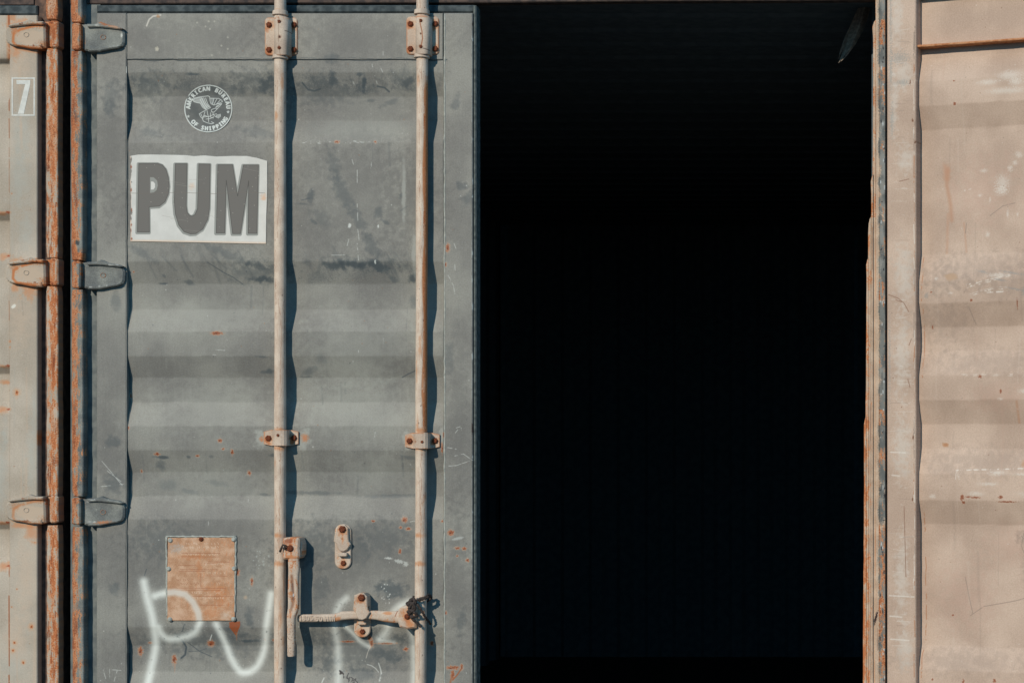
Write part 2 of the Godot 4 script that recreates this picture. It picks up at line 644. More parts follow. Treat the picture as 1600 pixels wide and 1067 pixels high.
# ------------------------------------------------------------------ skins
func paint_grey_door() -> StandardMaterial3D:
	var p := canvas(140, -40, 760, 1240)
	p.base(Color8(119, 117, 112), Color8(143, 141, 133), 0.006, 22, 11, 5)
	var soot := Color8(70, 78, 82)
	var dusk := Color8(96, 95, 92)
	var pale := Color8(158, 159, 149)
	var white := Color8(205, 207, 200)
	# worn and sooty fields of the old paint
	for q in [[300, 60, 170, 40], [560, 60, 170, 40], [320, 165, 150, 60], [560, 170, 140, 55], [300, 310, 140, 100], [560, 310, 150, 105], [640, 320, 60, 90], [300, 880, 130, 80], [560, 870, 150, 75], [420, 1010, 280, 40], [170, 220, 30, 130], [170, 720, 28, 120], [715, 640, 22, 160], [715, 900, 24, 160]]:
		p.blob(q[0], q[1], q[2], q[3], dusk, 0.3, 0.7, 0.7)
	for q in [[330, 490, 150, 40], [560, 540, 130, 80], [330, 640, 150, 55], [560, 640, 120, 60], [600, 740, 110, 40], [330, 760, 130, 40], [240, 270, 60, 25], [560, 200, 100, 20], [665, 500, 22, 140]]:
		p.blob(q[0], q[1], q[2], q[3], pale, 0.28, 0.7, 0.75)
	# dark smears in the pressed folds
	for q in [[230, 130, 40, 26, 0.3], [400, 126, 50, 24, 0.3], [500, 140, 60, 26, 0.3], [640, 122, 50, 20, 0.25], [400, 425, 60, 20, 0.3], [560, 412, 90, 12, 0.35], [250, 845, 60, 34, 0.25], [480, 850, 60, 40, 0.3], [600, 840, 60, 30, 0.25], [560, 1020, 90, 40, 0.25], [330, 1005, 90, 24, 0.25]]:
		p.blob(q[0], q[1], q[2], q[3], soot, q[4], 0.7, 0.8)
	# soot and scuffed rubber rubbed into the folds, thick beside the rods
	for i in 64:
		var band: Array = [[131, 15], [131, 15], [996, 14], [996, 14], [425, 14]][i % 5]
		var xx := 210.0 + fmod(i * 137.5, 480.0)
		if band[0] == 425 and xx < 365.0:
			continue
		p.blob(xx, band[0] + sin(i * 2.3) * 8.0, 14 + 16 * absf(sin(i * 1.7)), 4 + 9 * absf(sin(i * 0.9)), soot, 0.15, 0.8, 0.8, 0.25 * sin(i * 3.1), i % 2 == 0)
	# hand and rope smudges
	for q in [[299, 115, 12, 3, 0, 0.7], [415, 132, 17, 17, 0, 0.6], [425, 122, 14, 6, 0, 0.5], [517, 90, 13, 9, 0, 0.5], [517, 120, 8, 14, 0, 0.6], [567, 128, 4, 18, 0.1, 0.85], [559, 115, 7, 4, 0, 0.6], [636, 126, 14, 8, -0.5, 0.5], [606, 158, 20, 5, -0.4, 0.3], [575, 155, 11, 3, -0.1, 0.35], [483, 305, 7, 11, 0.2, 0.55], [520, 260, 12, 34, -0.2, 0.3], [535, 300, 14, 40, -0.5, 0.35], [556, 340, 10, 34, -0.6, 0.32], [580, 385, 12, 30, -0.5, 0.35], [590, 332, 8, 12, 0.5, 0.4], [600, 346, 10, 4, 0.5, 0.4], [625, 305, 4, 6, 0.2, 0.4], [630, 325, 8, 2, -0.6, 0.4], [500, 340, 24, 12, 0.7, 0.2], [406, 435, 24, 6, -0.1, 0.75], [400, 415, 20, 8, 0.3, 0.4], [291, 440, 12, 5, 0.2, 0.45], [250, 442, 10, 2, 0, 0.6], [252, 430, 4, 3, 0.6, 0.4], [415, 580, 12, 5, -0.1, 0.6], [408, 557, 12, 2, 0.1, 0.4], [480, 580, 14, 8, -0.3, 0.35], [475, 588, 10, 2, 0, 0.4], [545, 412, 30, 7, 0.15, 0.7], [590, 416, 22, 10, 0.5, 0.7], [520, 414, 20, 8, 0.1, 0.55], [565, 413, 9, 6, 0, 0.6], [610, 434, 14, 5, 0.7, 0.45], [643, 434, 9, 9, 0.2, 0.7], [645, 470, 10, 14, 0, 0.3], [250, 714, 13, 3, 0.08, 0.7], [247, 727, 9, 9, 0, 0.4], [292, 714, 4, 3, 0, 0.5], [327, 713, 5, 3, 0, 0.3], [258, 758, 16, 12, 0, 0.25], [290, 768, 16, 5, 0.2, 0.25], [333, 755, 20, 6, 0.2, 0.2], [410, 773, 12, 3, 0.1, 0.4], [480, 770, 60, 4, 0.02, 0.35], [610, 775, 60, 4, -0.02, 0.35], [424, 711, 10, 3, 0, 0.5], [638, 715, 14, 4, 0.1, 0.35], [388, 965, 9, 18, 0, 0.4], [384, 1002, 17, 3, 0, 0.75], [610, 920, 28, 16, 0.1, 0.6], [560, 860, 22, 30, 0, 0.25], [500, 920, 16, 30, 0.1, 0.3], [480, 870, 16, 14, 0, 0.35], [600, 1025, 34, 10, 0.3, 0.5], [510, 1040, 14, 20, 0, 0.3], [560, 1055, 26, 14, 0.2, 0.35], [470, 318, 14, 2, 0.1, 0.4], [488, 345, 10, 3, 0.8, 0.4], [500, 560, 10, 10, 0, 0.2], [720, 290, 12, 8, 0.6, 0.4], [712, 160, 8, 16, 0.3, 0.3], [730, 310, 10, 14, 0.4, 0.35], [700, 560, 10, 30, 0, 0.25], [720, 970, 8, 26, 0.15, 0.3], [175, 690, 14, 12, 0.2, 0.4], [176, 755, 18, 20, 0.3, 0.35], [172, 150, 16, 30, 0.1, 0.28], [170, 170, 10, 18, 0.1, 0.3], [180, 470, 10, 20, 0, 0.3], [178, 920, 12, 12, 0, 0.3], [230, 205, 25, 8, 0.2, 0.25], [400, 205, 40, 10, 0.2, 0.25], [220, 395, 30, 8, 0.5, 0.3], [350, 395, 60, 8, 0.4, 0.3]]:
		p.blob(q[0], q[1], q[2], q[3], soot, minf(0.95, q[5] * 1.05), 0.6, 0.5, q[4])
	# wiped diagonal streaks
	var g := RandomNumberGenerator.new()
	g.seed = 5
	for i in 34:
		var x := g.randf_range(215, 420) if i % 2 == 0 else g.randf_range(470, 640)
		var y := g.randf_range(384, 408)
		p.stroke([[x, y], [x + g.randf_range(4, 22), y + g.randf_range(18, 38)]], g.randf_range(2, 7), soot, g.randf_range(0.08, 0.28), 0.9, 0.3)
	for i in 40:
		var x := g.randf_range(205, 680)
		var y: float = [150.0, 222.0, 445.0, 560.0, 600.0, 705.0, 740.0, 815.0, 1012.0, 20.0][g.randi() % 10] + g.randf_range(-3, 6)
		p.stroke([[x, y], [x + g.randf_range(-2, 2), y + g.randf_range(12, 45)]], g.randf_range(1.5, 6), soot if i % 3 else pale, g.randf_range(0.07, 0.22), 0.9, 0.3)
	for i in 260:
		var x := g.randf_range(150, 745)
		var y := g.randf_range(10, 1100)
		p.blob(x, y, g.randf_range(0.5, 1.3), g.randf_range(0.5, 1.8), [white, soot, Color8(150, 96, 62)][0 if i % 4 < 2 else (1 if i % 4 == 2 else 2)], g.randf_range(0.3, 0.8), 0.6, 0.3, 0.0, true)
	# thin dark scuffs and lines
	for q in [[[470, 128], [478, 138], [488, 140], [497, 137]], [[587, 133], [598, 135], [605, 141]]]:
		p.stroke(q, 3.5, soot, 0.75, 0.5)
	p.stroke([[322, 409], [345, 424], [360, 432], [375, 443]], 2.0, soot, 0.6, 0.6)
	p.stroke([[625, 589], [636, 583], [648, 578]], 2.0, soot, 0.7, 0.5)
	p.stroke([[280, 1000], [286, 1012], [284, 1024], [278, 1029]], 3.6, Color8(58, 68, 74), 0.8, 0.5)
	p.stroke([[288, 1004], [306, 1018], [326, 1027]], 2.0, soot, 0.7, 0.6)
	p.stroke([[290, 1019], [306, 1018], [318, 1014]], 1.6, soot, 0.6, 0.6)
	p.stroke([[224, 899], [227, 889]], 1.8, soot, 0.8, 0.5)
	p.stroke([[282, 987], [287, 975]], 2.5, soot, 0.5, 0.5)
	p.stroke([[634, 560], [633, 475]], 1.0, soot, 0.4, 0.5, 0.4)
	p.stroke([[470, 312], [483, 309]], 2.0, soot, 0.6, 0.5)
	# pale scratches and bared spots
	for q in [[[557, 318], [558, 344]], [[557, 352], [560, 374]], [[557, 380], [559, 406]], [[549, 249], [551, 256]], [[579, 253], [579, 262]], [[557, 265], [557, 285]], [[541, 384], [544, 373]], [[517, 398], [543, 398]], [[584, 117], [587, 129]], [[580, 99], [581, 104]], [[598, 80], [598, 86]], [[548, 123], [551, 130]], [[594, 106], [597, 112]], [[559, 547], [559, 554]], [[598, 528], [598, 536]], [[699, 699], [706, 700], [716, 702]], [[697, 728], [712, 727], [727, 722], [738, 718]], [[710, 712], [724, 709], [738, 719]], [[706, 672], [713, 668], [719, 666]], [[711, 676], [715, 671]], [[720, 668], [722, 676]], [[585, 675], [584, 683]], [[335, 546], [350, 547]], [[331, 554], [336, 554]], [[709, 380], [712, 388]], [[710, 413], [711, 424]], [[700, 430], [708, 446], [711, 462]], [[384, 780], [384, 785]], [[324, 814], [324, 820]], [[160, 1046], [164, 1060]], [[170, 1045], [170, 1062]], [[174, 1046], [188, 1047]], [[182, 1047], [177, 1064]], [[158, 720], [190, 758]], [[166, 735], [188, 752]], [[155, 760], [192, 756]], [[670, 690], [671, 702]], [[640, 815], [655, 812]]]:
		p.stroke(q, 1.5, white, 0.62, 0.5, 0.38)
	p.blob(545, 352, 2.6, 4.5, white, 0.9, 0.3, 0.4, 0.3, true)
	p.blob(590, 353, 1.4, 3, white, 0.9, 0.3, 0.4, 0.0, true)
	p.blob(585, 409, 1.6, 4, white, 0.9, 0.3, 0.4, 0.0, true)
	p.stroke([[228, 40], [232, 30], [238, 25], [250, 23]], 3.0, Color8(205, 198, 186), 0.85, 0.4)
	p.blob(246, 25, 3.5, 3, Color8(170, 128, 92), 0.8, 0.5, 0.4, 0.0, true)
	p.blob(244, 76, 3.5, 4, Color8(196, 188, 168), 0.8, 0.4, 0.5, 0.0, true)
	for q in [[307, 35], [325, 33], [334, 33], [320, 41], [327, 45], [355, 58], [345, 71], [355, 76], [330, 86]]:
		p.blob(q[0], q[1], 1.8, 1.8, Color8(188, 184, 168), 0.6, 0.4, 0.4, 0.0, true)
	for i in 26:
		p.blob(510 + g.randf_range(-40, 70), 221 + g.randf_range(-1.5, 2.5), g.randf_range(1, 3), 0.8, white, 0.5, 0.5, 0.4, 0.0, true)
	for i in 18:
		p.blob(g.randf_range(394, 420), g.randf_range(860, 888), g.randf_range(0.8, 2), g.randf_range(0.8, 2), Color8(168, 172, 166), 0.7, 0.5, 0.4, 0.0, true)
	for i in 16:
		p.blob(g.randf_range(594, 610), g.randf_range(912, 945), g.randf_range(0.7, 1.6), g.randf_range(0.7, 1.6), white, 0.8, 0.5, 0.4, 0.0, true)
	p.blob(606, 872, 7, 2.2, white, 0.75, 0.4, 0.6, 0.1, true)
	p.blob(622, 877, 9, 3.4, Color8(186, 188, 182), 0.8, 0.4, 0.6, 0.2, true)
	p.blob(633, 881, 4.5, 5, Color8(186, 188, 182), 0.8, 0.4, 0.6, 0.2, true)
	p.blob(715, 841, 11, 2.6, Color8(176, 178, 172), 0.8, 0.4, 0.4, -0.2, true)
	# grey sealant smeared round the mid clamps and the rod hub
	for q in [[405, 685, 12, 18], [472, 685, 12, 20], [636, 688, 9, 18], [690, 680, 6, 16], [630, 300, 4, 60], [646, 395, 5, 40]]:
		p.blob(q[0], q[1], q[2], q[3], Color8(176, 178, 170), 0.55, 0.6, 0.5)
	# rust where the paint is knocked off
	for q in [[337, 520, 9, 3], [525, 221, 4, 2], [585, 221, 1.6, 2], [699, 387, 3, 6.5], [342, 688, 3, 3], [361, 706, 2, 4], [347, 701, 2, 1.6], [385, 739, 2.6, 3.2], [243, 709, 4, 2.4], [216, 736, 1.6, 2.2], [306, 712, 2.4, 1.8], [631, 812, 4, 4.5], [637, 826, 4, 2.2], [625, 824, 2, 2], [704, 832, 5, 4.4], [582, 814, 2.6, 1.6], [725, 857, 3.4, 2.2], [714, 856, 4, 1.8], [714, 868, 1.6, 1.6], [730, 875, 2.6, 2.6], [624, 861, 2, 4], [696, 957, 1.8, 2.4], [707, 1043, 10, 3], [721, 1042, 2, 5], [707, 1054, 3, 8], [672, 1006, 3, 4], [631, 1015, 3.4, 3], [575, 998, 3.4, 4], [577, 1006, 3, 6], [369, 894, 3.4, 5], [392, 908, 2, 6], [325, 1006, 5.5, 5], [214, 1018, 3.6, 6.5], [267, 1031, 3.6, 7], [696, 413, 1.6, 3], [205, 424, 1.2, 1.2], [690, 700, 1.4, 8], [692, 680, 1.2, 5], [690, 814, 1.6, 1.6], [230, 1005, 3, 1.6], [411, 1000, 1.4, 2], [423, 1001, 1.4, 2], [600, 1006, 16, 1.2], [540, 1003, 12, 1.2], [199, 618, 1.4, 4], [199, 668, 1.4, 3]]:
		p.chip(q[0], q[1], q[2], q[3])
	p.poly(PackedVector2Array([Vector2(357, 972), Vector2(374, 971), Vector2(374, 978), Vector2(366, 994), Vector2(357, 980)]), Color8(150, 78, 44), 0.95, 0.2)
	p.stroke([[367, 990], [366, 1001]], 5, Color8(168, 112, 80), 0.6, 0.8, 0.2, 1.0)
	p.stroke([[268, 1038], [268, 1052]], 5, Color8(172, 132, 108), 0.6, 0.8, 0.2, 1.0)
	p.stroke([[707, 1050], [703, 1067], [700, 1090]], 4, Color8(160, 96, 62), 0.7, 0.6, 0.2)
	p.stroke([[720, 1045], [714, 1054], [707, 1062]], 2.5, Color8(160, 92, 56), 0.9, 0.4)
	p.blob(382, 933, 4, 4, Color8(186, 162, 138), 0.7, 0.6, 0.4, 0.0, true)
	for q in [[475, 684, 7, 8], [407, 686, 4, 5]]:
		p.blob(q[0], q[1], q[2], q[3], Color8(190, 118, 76), 0.8, 0.6, 0.6, 0.0, true)
	p.stroke([[575, 1011], [571, 1020], [567, 1034]], 1.6, Color8(206, 198, 184), 0.75, 0.7, 0.3)
	p.stroke([[570, 1039], [577, 1041], [583, 1045], [588, 1051]], 1.8, white, 0.75, 0.7, 0.3)
	p.stroke([[588, 1037], [591, 1046], [592.5, 1054], [590.5, 1064]], 2.2, white, 0.75, 0.7, 0.25, 4.0)
	p.stroke([[500, 1067], [503, 1060]], 2.4, white, 0.8, 0.6)
	p.stroke([[328, 992], [324, 1001]], 1.8, white, 0.9, 0.4)
	# white spray-can writing
	var spray := Color8(224, 226, 218)
	var tags := [
		[[[223, 909], [227, 930], [233, 952], [238, 975], [239, 1000], [236, 1022], [231, 1045], [226, 1080]], 17.0, 0.95],
		[[[240, 931], [254, 927], [272, 925], [289, 929], [301, 941], [309, 957], [311, 969], [305, 984], [293, 993], [275, 998], [258, 998], [249, 990], [246, 982]], 15.0, 0.93],
		[[[336, 975], [343, 992], [350, 1012], [358, 1032], [370, 1049], [383, 1051], [396, 1043], [405, 1027], [411, 1003], [416, 970], [422, 928]], 15.0, 0.9],
		[[[638, 940], [622, 948], [610, 962], [603, 985], [590, 1000]], 17.0, 0.62],
		[[[540, 935], [528, 948], [522, 975], [524, 1010], [526, 1080]], 17.0, 0.55],
		[[[538, 978], [550, 990], [560, 1003], [572, 1010]], 11.0, 0.6],
		[[[628, 950], [640, 985], [643, 1020], [644, 1080]], 14.0, 0.5],
		[[[590, 1000], [612, 1004]], 9.0, 0.4]]
	for t in tags:
		var line: Array = []
		var src: Array = t[0]
		for k in src.size() - 1:
			var v: Array = []
			for m in [k - 1, k, k + 1, k + 2]:
				var e = src[clampi(m, 0, src.size() - 1)]
				v.append(Vector2(e[0], e[1]))
			for m in 6:
				line.append(v[1].cubic_interpolate(v[2], v[0], v[3], m / 6.0))
		line.append(Vector2(src[-1][0], src[-1][1]))
		p.stroke(line, t[1] * 2.0, spray, t[2] * 0.28, 1.0)
		p.stroke(line, t[1] * 1.3, spray, t[2] * 0.6, 1.0, 0.08)
		p.stroke(line, t[1] * 0.95, spray, t[2] * 0.8, 0.9, 0.16)
	for i in 420:
		var t = tags[g.randi() % 3]
		var q = t[0][g.randi() % t[0].size()]
		var q2 = t[0][mini(t[0].find(q) + 1, t[0].size() - 1)]
		var f := g.randf()
		p.blob(lerpf(q[0], q2[0], f) + g.randfn(0, 9), lerpf(q[1], q2[1], f) + g.randfn(0, 9), g.randf_range(0.4, 0.8), g.randf_range(0.4, 0.8), spray, 0.6, 0.8, 0.2)
	# black scrawl, worn off in places
	p.blob(529, 1052, 3, 3.6, Color8(30, 24, 26), 0.95, 0.4, 0.5, 0.5, true)
	p.stroke([[527, 1049], [533, 1054]], 3.0, Color8(32, 28, 30), 0.9, 0.5)
	for q in [[[533, 1055], [534, 1060]], [[534, 1058], [540, 1061]], [[541, 1053], [538, 1060]], [[539, 1058], [543, 1064]], [[543, 1059], [542, 1066]], [[545, 1059], [549, 1061], [546, 1066]], [[549, 1064], [553, 1061], [551, 1067]], [[553, 1064], [557, 1067], [552, 1072]], [[549, 1066], [551, 1074]]]:
		p.stroke(q, 2.0, Color8(34, 34, 38), 0.85, 0.6, 0.4)
	# cracked sealant along the seams of frame and sheet
	var crack := Color8(44, 56, 62)
	for q in [[197.5, 20, 1240], [692, 18, 1240]]:
		var y: float = q[1]
		while y < q[2]:
			var l := g.randf_range(30, 110)
			var x: float = q[0] + g.randf_range(-0.6, 0.6)
			p.stroke([[x, y], [x + g.randf_range(-0.5, 0.5), y + l]], g.randf_range(0.8, 1.8), crack, g.randf_range(0.5, 0.9), 0.4)
			y += l + g.randf_range(-4, 22)
	var pts: Array = []
	for i in 50:
		pts.append([198 + i * 10.2, 93.2 + g.randf_range(-1.0, 1.0)])
	p.stroke(pts, 2.0, crack, 0.85, 0.5)
	pts = []
	for i in 26:
		pts.append([205 + i * 19, 90.5 + g.randf_range(-1.2, 1.4)])
	p.stroke(pts, 1.2, crack, 0.55, 0.5, 0.4)
	# paint knocked off the free edge
	for i in 46:
		var y := g.randf_range(20, 1200)
		var near := absf(y - 560) < 110
		p.blob(739 + g.randf_range(-2, 3), y, g.randf_range(0.8, 3.0 if near else 1.6), g.randf_range(2, 14 if near else 6), white if i % 3 else Color8(70, 58, 54), 0.85, 0.4, 0.6, 0.0, true)
	for i in 30:
		var y := g.randf_range(20, 1200)
		p.stroke([[736.5, y], [736.8, y + g.randf_range(8, 60)]], 0.9, Color8(186, 190, 182), 0.6, 0.4, 0.3)
	var m := skin(p, 0.55, 0.0, 0.4)
	m.heightmap_enabled = true
	var n := FastNoiseLite.new()
	n.seed = 3
	n.frequency = 0.05
	n.fractal_octaves = 5
	m.heightmap_texture = ImageTexture.create_from_image(n.get_image(620, 1280))
	m.heightmap_scale = 0.03
	return m


func paint_grey_hinges() -> StandardMaterial3D:
	var p := canvas(100, -40, 205, 1240, 2.0)
	p.base(Color8(104, 106, 104), Color8(140, 141, 134), 0.02, 34, 21)
	# the bar: rust on the outer side, old paint on the inner
	p.rust(Rect2(108, -40, 13, 1280), 0.30, 0.46, 40, 0.8)
	p.rust(Rect2(121, -40, 12, 1280), 0.56, 0.66, 40, 0.8)
	for q in [[113, 20, 80, 0.3, 0.55], [112, 395, 412, 0.25, 0.45], [112, 455, 560, 0.4, 0.66], [112, 960, 1070, 0.36, 0.68]]:
		p.rust(Rect2(107, q[1], 22, q[2] - q[1]), q[3], q[4], 77 + int(q[1]))
	for i in 30:
		p.blob(rng.randf_range(111, 119), rng.randf_range(-30, 1200), rng.randf_range(1.5, 4), rng.randf_range(4, 18), Color8(124, 66, 42), 0.55, 0.6, 0.9, 0.0, true)
	p.blob(120, 379, 4, 5, Color8(60, 66, 70), 0.9, 0.4, 0.3, 0.0, true)
	var white := Color8(206, 206, 198)
	for y0 in [38.0, 408.0, 778.0]:
		for i in 12:
			p.blob(rng.randf_range(133, 192), y0 + (rng.randf_range(37, 43) if i % 2 else rng.randf_range(0, 6)), rng.randf_range(1, 5), rng.randf_range(0.6, 1.6), white, 0.6, 0.5, 0.5, 0.0, true)
	p.blob(165, 36, 18, 5, Color8(176, 104, 66), 0.9, 0.6, 0.6, 0.25, true)
	p.blob(178, 42, 12, 3, Color8(196, 150, 120), 0.8, 0.6, 0.6, 0.2, true)
	p.blob(160, 816, 16, 3, Color8(190, 120, 80), 0.8, 0.6, 0.6, -0.06, true)
	p.blob(150, 773, 8, 3, Color8(140, 76, 56), 0.8, 0.5, 0.6, 0.0, true)
	p.blob(189, 55, 2, 4, white, 0.9, 0.4, 0.5, 0.0, true)
	for i in 50:
		p.blob(rng.randf_range(132, 195), rng.randf_range(20, 1100), rng.randf_range(0.5, 1.5), rng.randf_range(0.5, 2), [Color8(70, 76, 78), white][i % 2], 0.5, 0.6, 0.4, 0.0, true)
	return skin(p, 0.7, 0.14)


func paint_tan(x0: float, x1: float, sd: int) -> Paint:
	var p := canvas(x0, -40, x1, 1240, 2.0 if x0 > -50 else 1.5)
	p.base(Color8(171, 158, 142), Color8(189, 176, 160), 0.008, 22, sd, 3)
	return p


func paint_tan_door() -> StandardMaterial3D:
	var p := paint_tan(-130, 62, 31)
	for q in [[34, 205, 18, 60], [40, 360, 18, 40], [48, 720, 10, 90], [30, 280, 24, 60], [0, 740, 14, 70], [52, 640, 5, 60], [6, 680, 6, 30], [20, 1040, 30, 30]]:
		p.blob(q[0], q[1], q[2], q[3], Color8(170, 174, 168), 0.4, 0.9, 0.5)
	for q in [[30, 500, 28, 60], [40, 900, 20, 90], [30, 100, 26, 50], [25, 1000, 24, 60]]:
		p.blob(q[0], q[1], q[2], q[3], Color8(202, 176, 152), 0.4, 0.9, 0.5)
	var orange := Color8(196, 116, 66)
	var deep := Color8(150, 78, 42)
	# rust bleeding out of the seam between frame and sheet
	p.stroke([[11.5, 20], [11.5, 90]], 9, orange, 0.55, 0.9, 0.3)
	for q in [[24, 60, 4.0, 0.9], [60, 96, 2.0, 0.7], [140, 172, 2.4, 0.8], [185, 215, 2, 0.6], [230, 262, 1.4, 0.4], [262, 300, 1.2, 0.5], [470, 500, 1.6, 0.4], [930, 1040, 2.4, 0.85], [1055, 1080, 3, 0.8], [880, 900, 3, 0.6]]:
		p.stroke([[12, q[0]], [12.4, q[1]]], q[2], deep, q[3], 0.6, 0.25)
	p.stroke([[13, 20], [13.2, 600], [13, 1240]], 0.9, Color8(110, 92, 80), 0.6, 0.4, 0.2)
	# rust outlines bled round the hinge blades
	for y0 in [35.0, 405.0, 778.0]:
		p.stroke([[60, y0 - 1], [40, y0 + 3], [22, y0 + 8], [15, y0 + 16], [15, y0 + 32], [24, y0 + 40], [45, y0 + 44], [58, y0 + 46]], 7, orange, 0.6 if y0 < 700 else 0.35, 0.9, 0.25)
	p.blob(18, 24, 8, 14, orange, 0.5, 0.8, 0.5)
	for q in [[30, 36, 26, 8], [22, 80, 10, 16], [26, 408, 22, 7], [45, 456, 20, 14], [22, 450, 8, 8], [48, 830, 12, 22], [30, 822, 22, 5]]:
		p.blob(q[0], q[1], q[2], q[3], Color8(200, 134, 92), 0.6, 0.8, 0.7)
	for q in [[25, 613, 3.4, 4.5], [48, 979, 3.0, 4.0], [21, 1004, 2.4, 2.8], [19, 1016, 2.2, 2.6], [35, 1035, 2.4, 2.6], [17, 302, 1.2, 1.2], [25, 920, 1, 1], [17, 948, 1.2, 1.2], [31, 51, 1.2, 1], [53, 847, 1.4, 1], [14, 533, 1.6, 2], [14, 542, 1, 1.4]]:
		p.blob(q[0], q[1], q[2] * 2.4, q[3] * 2.2, Color8(208, 150, 110), 0.55, 0.9, 0.4)
		p.blob(q[0], q[1], q[2], q[3], orange, 0.9, 0.6, 0.4, 0.0, true)
		p.blob(q[0], q[1], q[2] * 0.45, q[3] * 0.5, Color8(124, 62, 34), 0.9, 0.5, 0.4, 0.0, true)
	p.blob(57.5, 685, 2.2, 13, orange, 0.9, 0.6, 0.5)
	for q in [[332, 4], [400, 7], [572, 4], [597, 5], [640, 8], [817, 4], [885, 9]]:
		p.blob(3, q[0], 14, q[1], Color8(196, 134, 94), 0.75, 0.8, 0.5)
		p.blob(10, q[0] - 1, 4, 2.2, Color8(150, 66, 40), 0.8, 0.6, 0.6, 0.0, true)
	p.blob(20, 478, 5, 3, Color8(226, 222, 210), 0.9, 0.4, 0.5, -0.7, true)
	p.stroke([[33, 470], [35, 492]], 3, Color8(160, 146, 132), 0.6, 0.8, 0.4)
	for i in 60:
		p.blob(rng.randf_range(-20, 57), rng.randf_range(20, 1100), rng.randf_range(0.5, 1.2), rng.randf_range(0.5, 1.6), [Color8(150, 96, 66), Color8(214, 208, 196), Color8(126, 116, 106)][i % 3], 0.5, 0.6, 0.4, 0.0, true)
	for i in 16:
		var x := rng.randf_range(15, 56)
		var y := rng.randf_range(100, 1000)
		p.stroke([[x, y], [x + rng.randf_range(-2, 2), y + rng.randf_range(30, 120)]], rng.randf_range(3, 8), [Color8(206, 170, 142), Color8(168, 166, 156)][i % 2], 0.25, 1.0, 0.2)
	return skin(p, 0.6, 0.0)


func paint_tan_hinges() -> StandardMaterial3D:
	var p := paint_tan(8, 100, 41)
	p.rust(Rect2(64, -40, 17, 1280), 0.70, 0.40, 12, 0.5)
	p.rust(Rect2(81, -40, 19, 1280), 0.38, 0.58, 12, 0.5)
	for q in [[0, 35, 0.34], [160, 260, 0.5]]:
		p.rust(Rect2(68, q[0], 24, q[1] - q[0]), q[2], q[2], 100 + int(q[0]))
	for i in 34:
		p.blob(rng.randf_range(73, 88), rng.randf_range(-30, 1200), rng.randf_range(1.5, 5), rng.randf_range(5, 22), Color8(140, 72, 40) if i % 2 else Color8(198, 176, 156), 0.55, 0.6, 0.9, 0.0, true)
	# rusted cracks running down the bar
	for i in 46:
		var y := rng.randf_range(-30, 1200)
		var x := rng.randf_range(74, 88)
		p.stroke([[x, y], [x + rng.randf_range(-2, 2), y + rng.randf_range(8, 34)]], rng.randf_range(0.9, 2.4), Color8(120, 58, 32), 0.7, 0.5, 0.4)
	for i in 260:
		p.blob(94.5, i * 5.0 - 40.0, 4.6, 6, [Color8(150, 118, 96), Color8(136, 110, 94), Color8(160, 116, 86)][i % 3], 0.95, 0.25, 0.3, 0.0, true)
	for y0 in [35.0, 405.0, 778.0]:
		var a := 1.0 if y0 < 700 else 0.6
		p.blob(45, y0 + 22, 32, 14, Color8(194, 172, 150), 0.9, 0.4, 0.3)
		p.stroke([[80, y0 + 2], [55, y0 + 4], [30, y0 + 11], [20, y0 + 17], [19, y0 + 30], [24, y0 + 36], [50, y0 + 40], [80, y0 + 40]], 6, Color8(192, 112, 64), 0.85 * a, 0.7, 0.3)
		p.stroke([[70, y0 + 8], [76, y0 + 12], [74, y0 + 36]], 4, Color8(190, 116, 70), 0.8 * a, 0.7, 0.3)
		p.blob(60, y0 + 4, 24, 5, Color8(188, 112, 66), 0.8 * a, 0.7, 0.8, 0.05, true)
		p.blob(40, y0 + 39, 26, 4, Color8(176, 100, 56), 0.8 * a, 0.7, 0.8, 0.05, true)
		p.blob(22, y0 + 12, 8, 9, Color8(190, 118, 74), 0.75 * a, 0.8, 0.8, 0.0, true)
		p.blob(70, y0 + 34, 14, 8, Color8(182, 108, 62), 0.7 * a, 0.8, 0.8, 0.0, true)
		for i in 10:
			p.blob(rng.randf_range(24, 84), y0 + (rng.randf_range(0, 6) if i % 2 else rng.randf_range(34, 40)), rng.randf_range(1, 4), rng.randf_range(0.8, 2), Color8(126, 62, 34), 0.8 * a, 0.5, 0.6, 0.0, true)
	return skin(p, 0.75, 0.16)


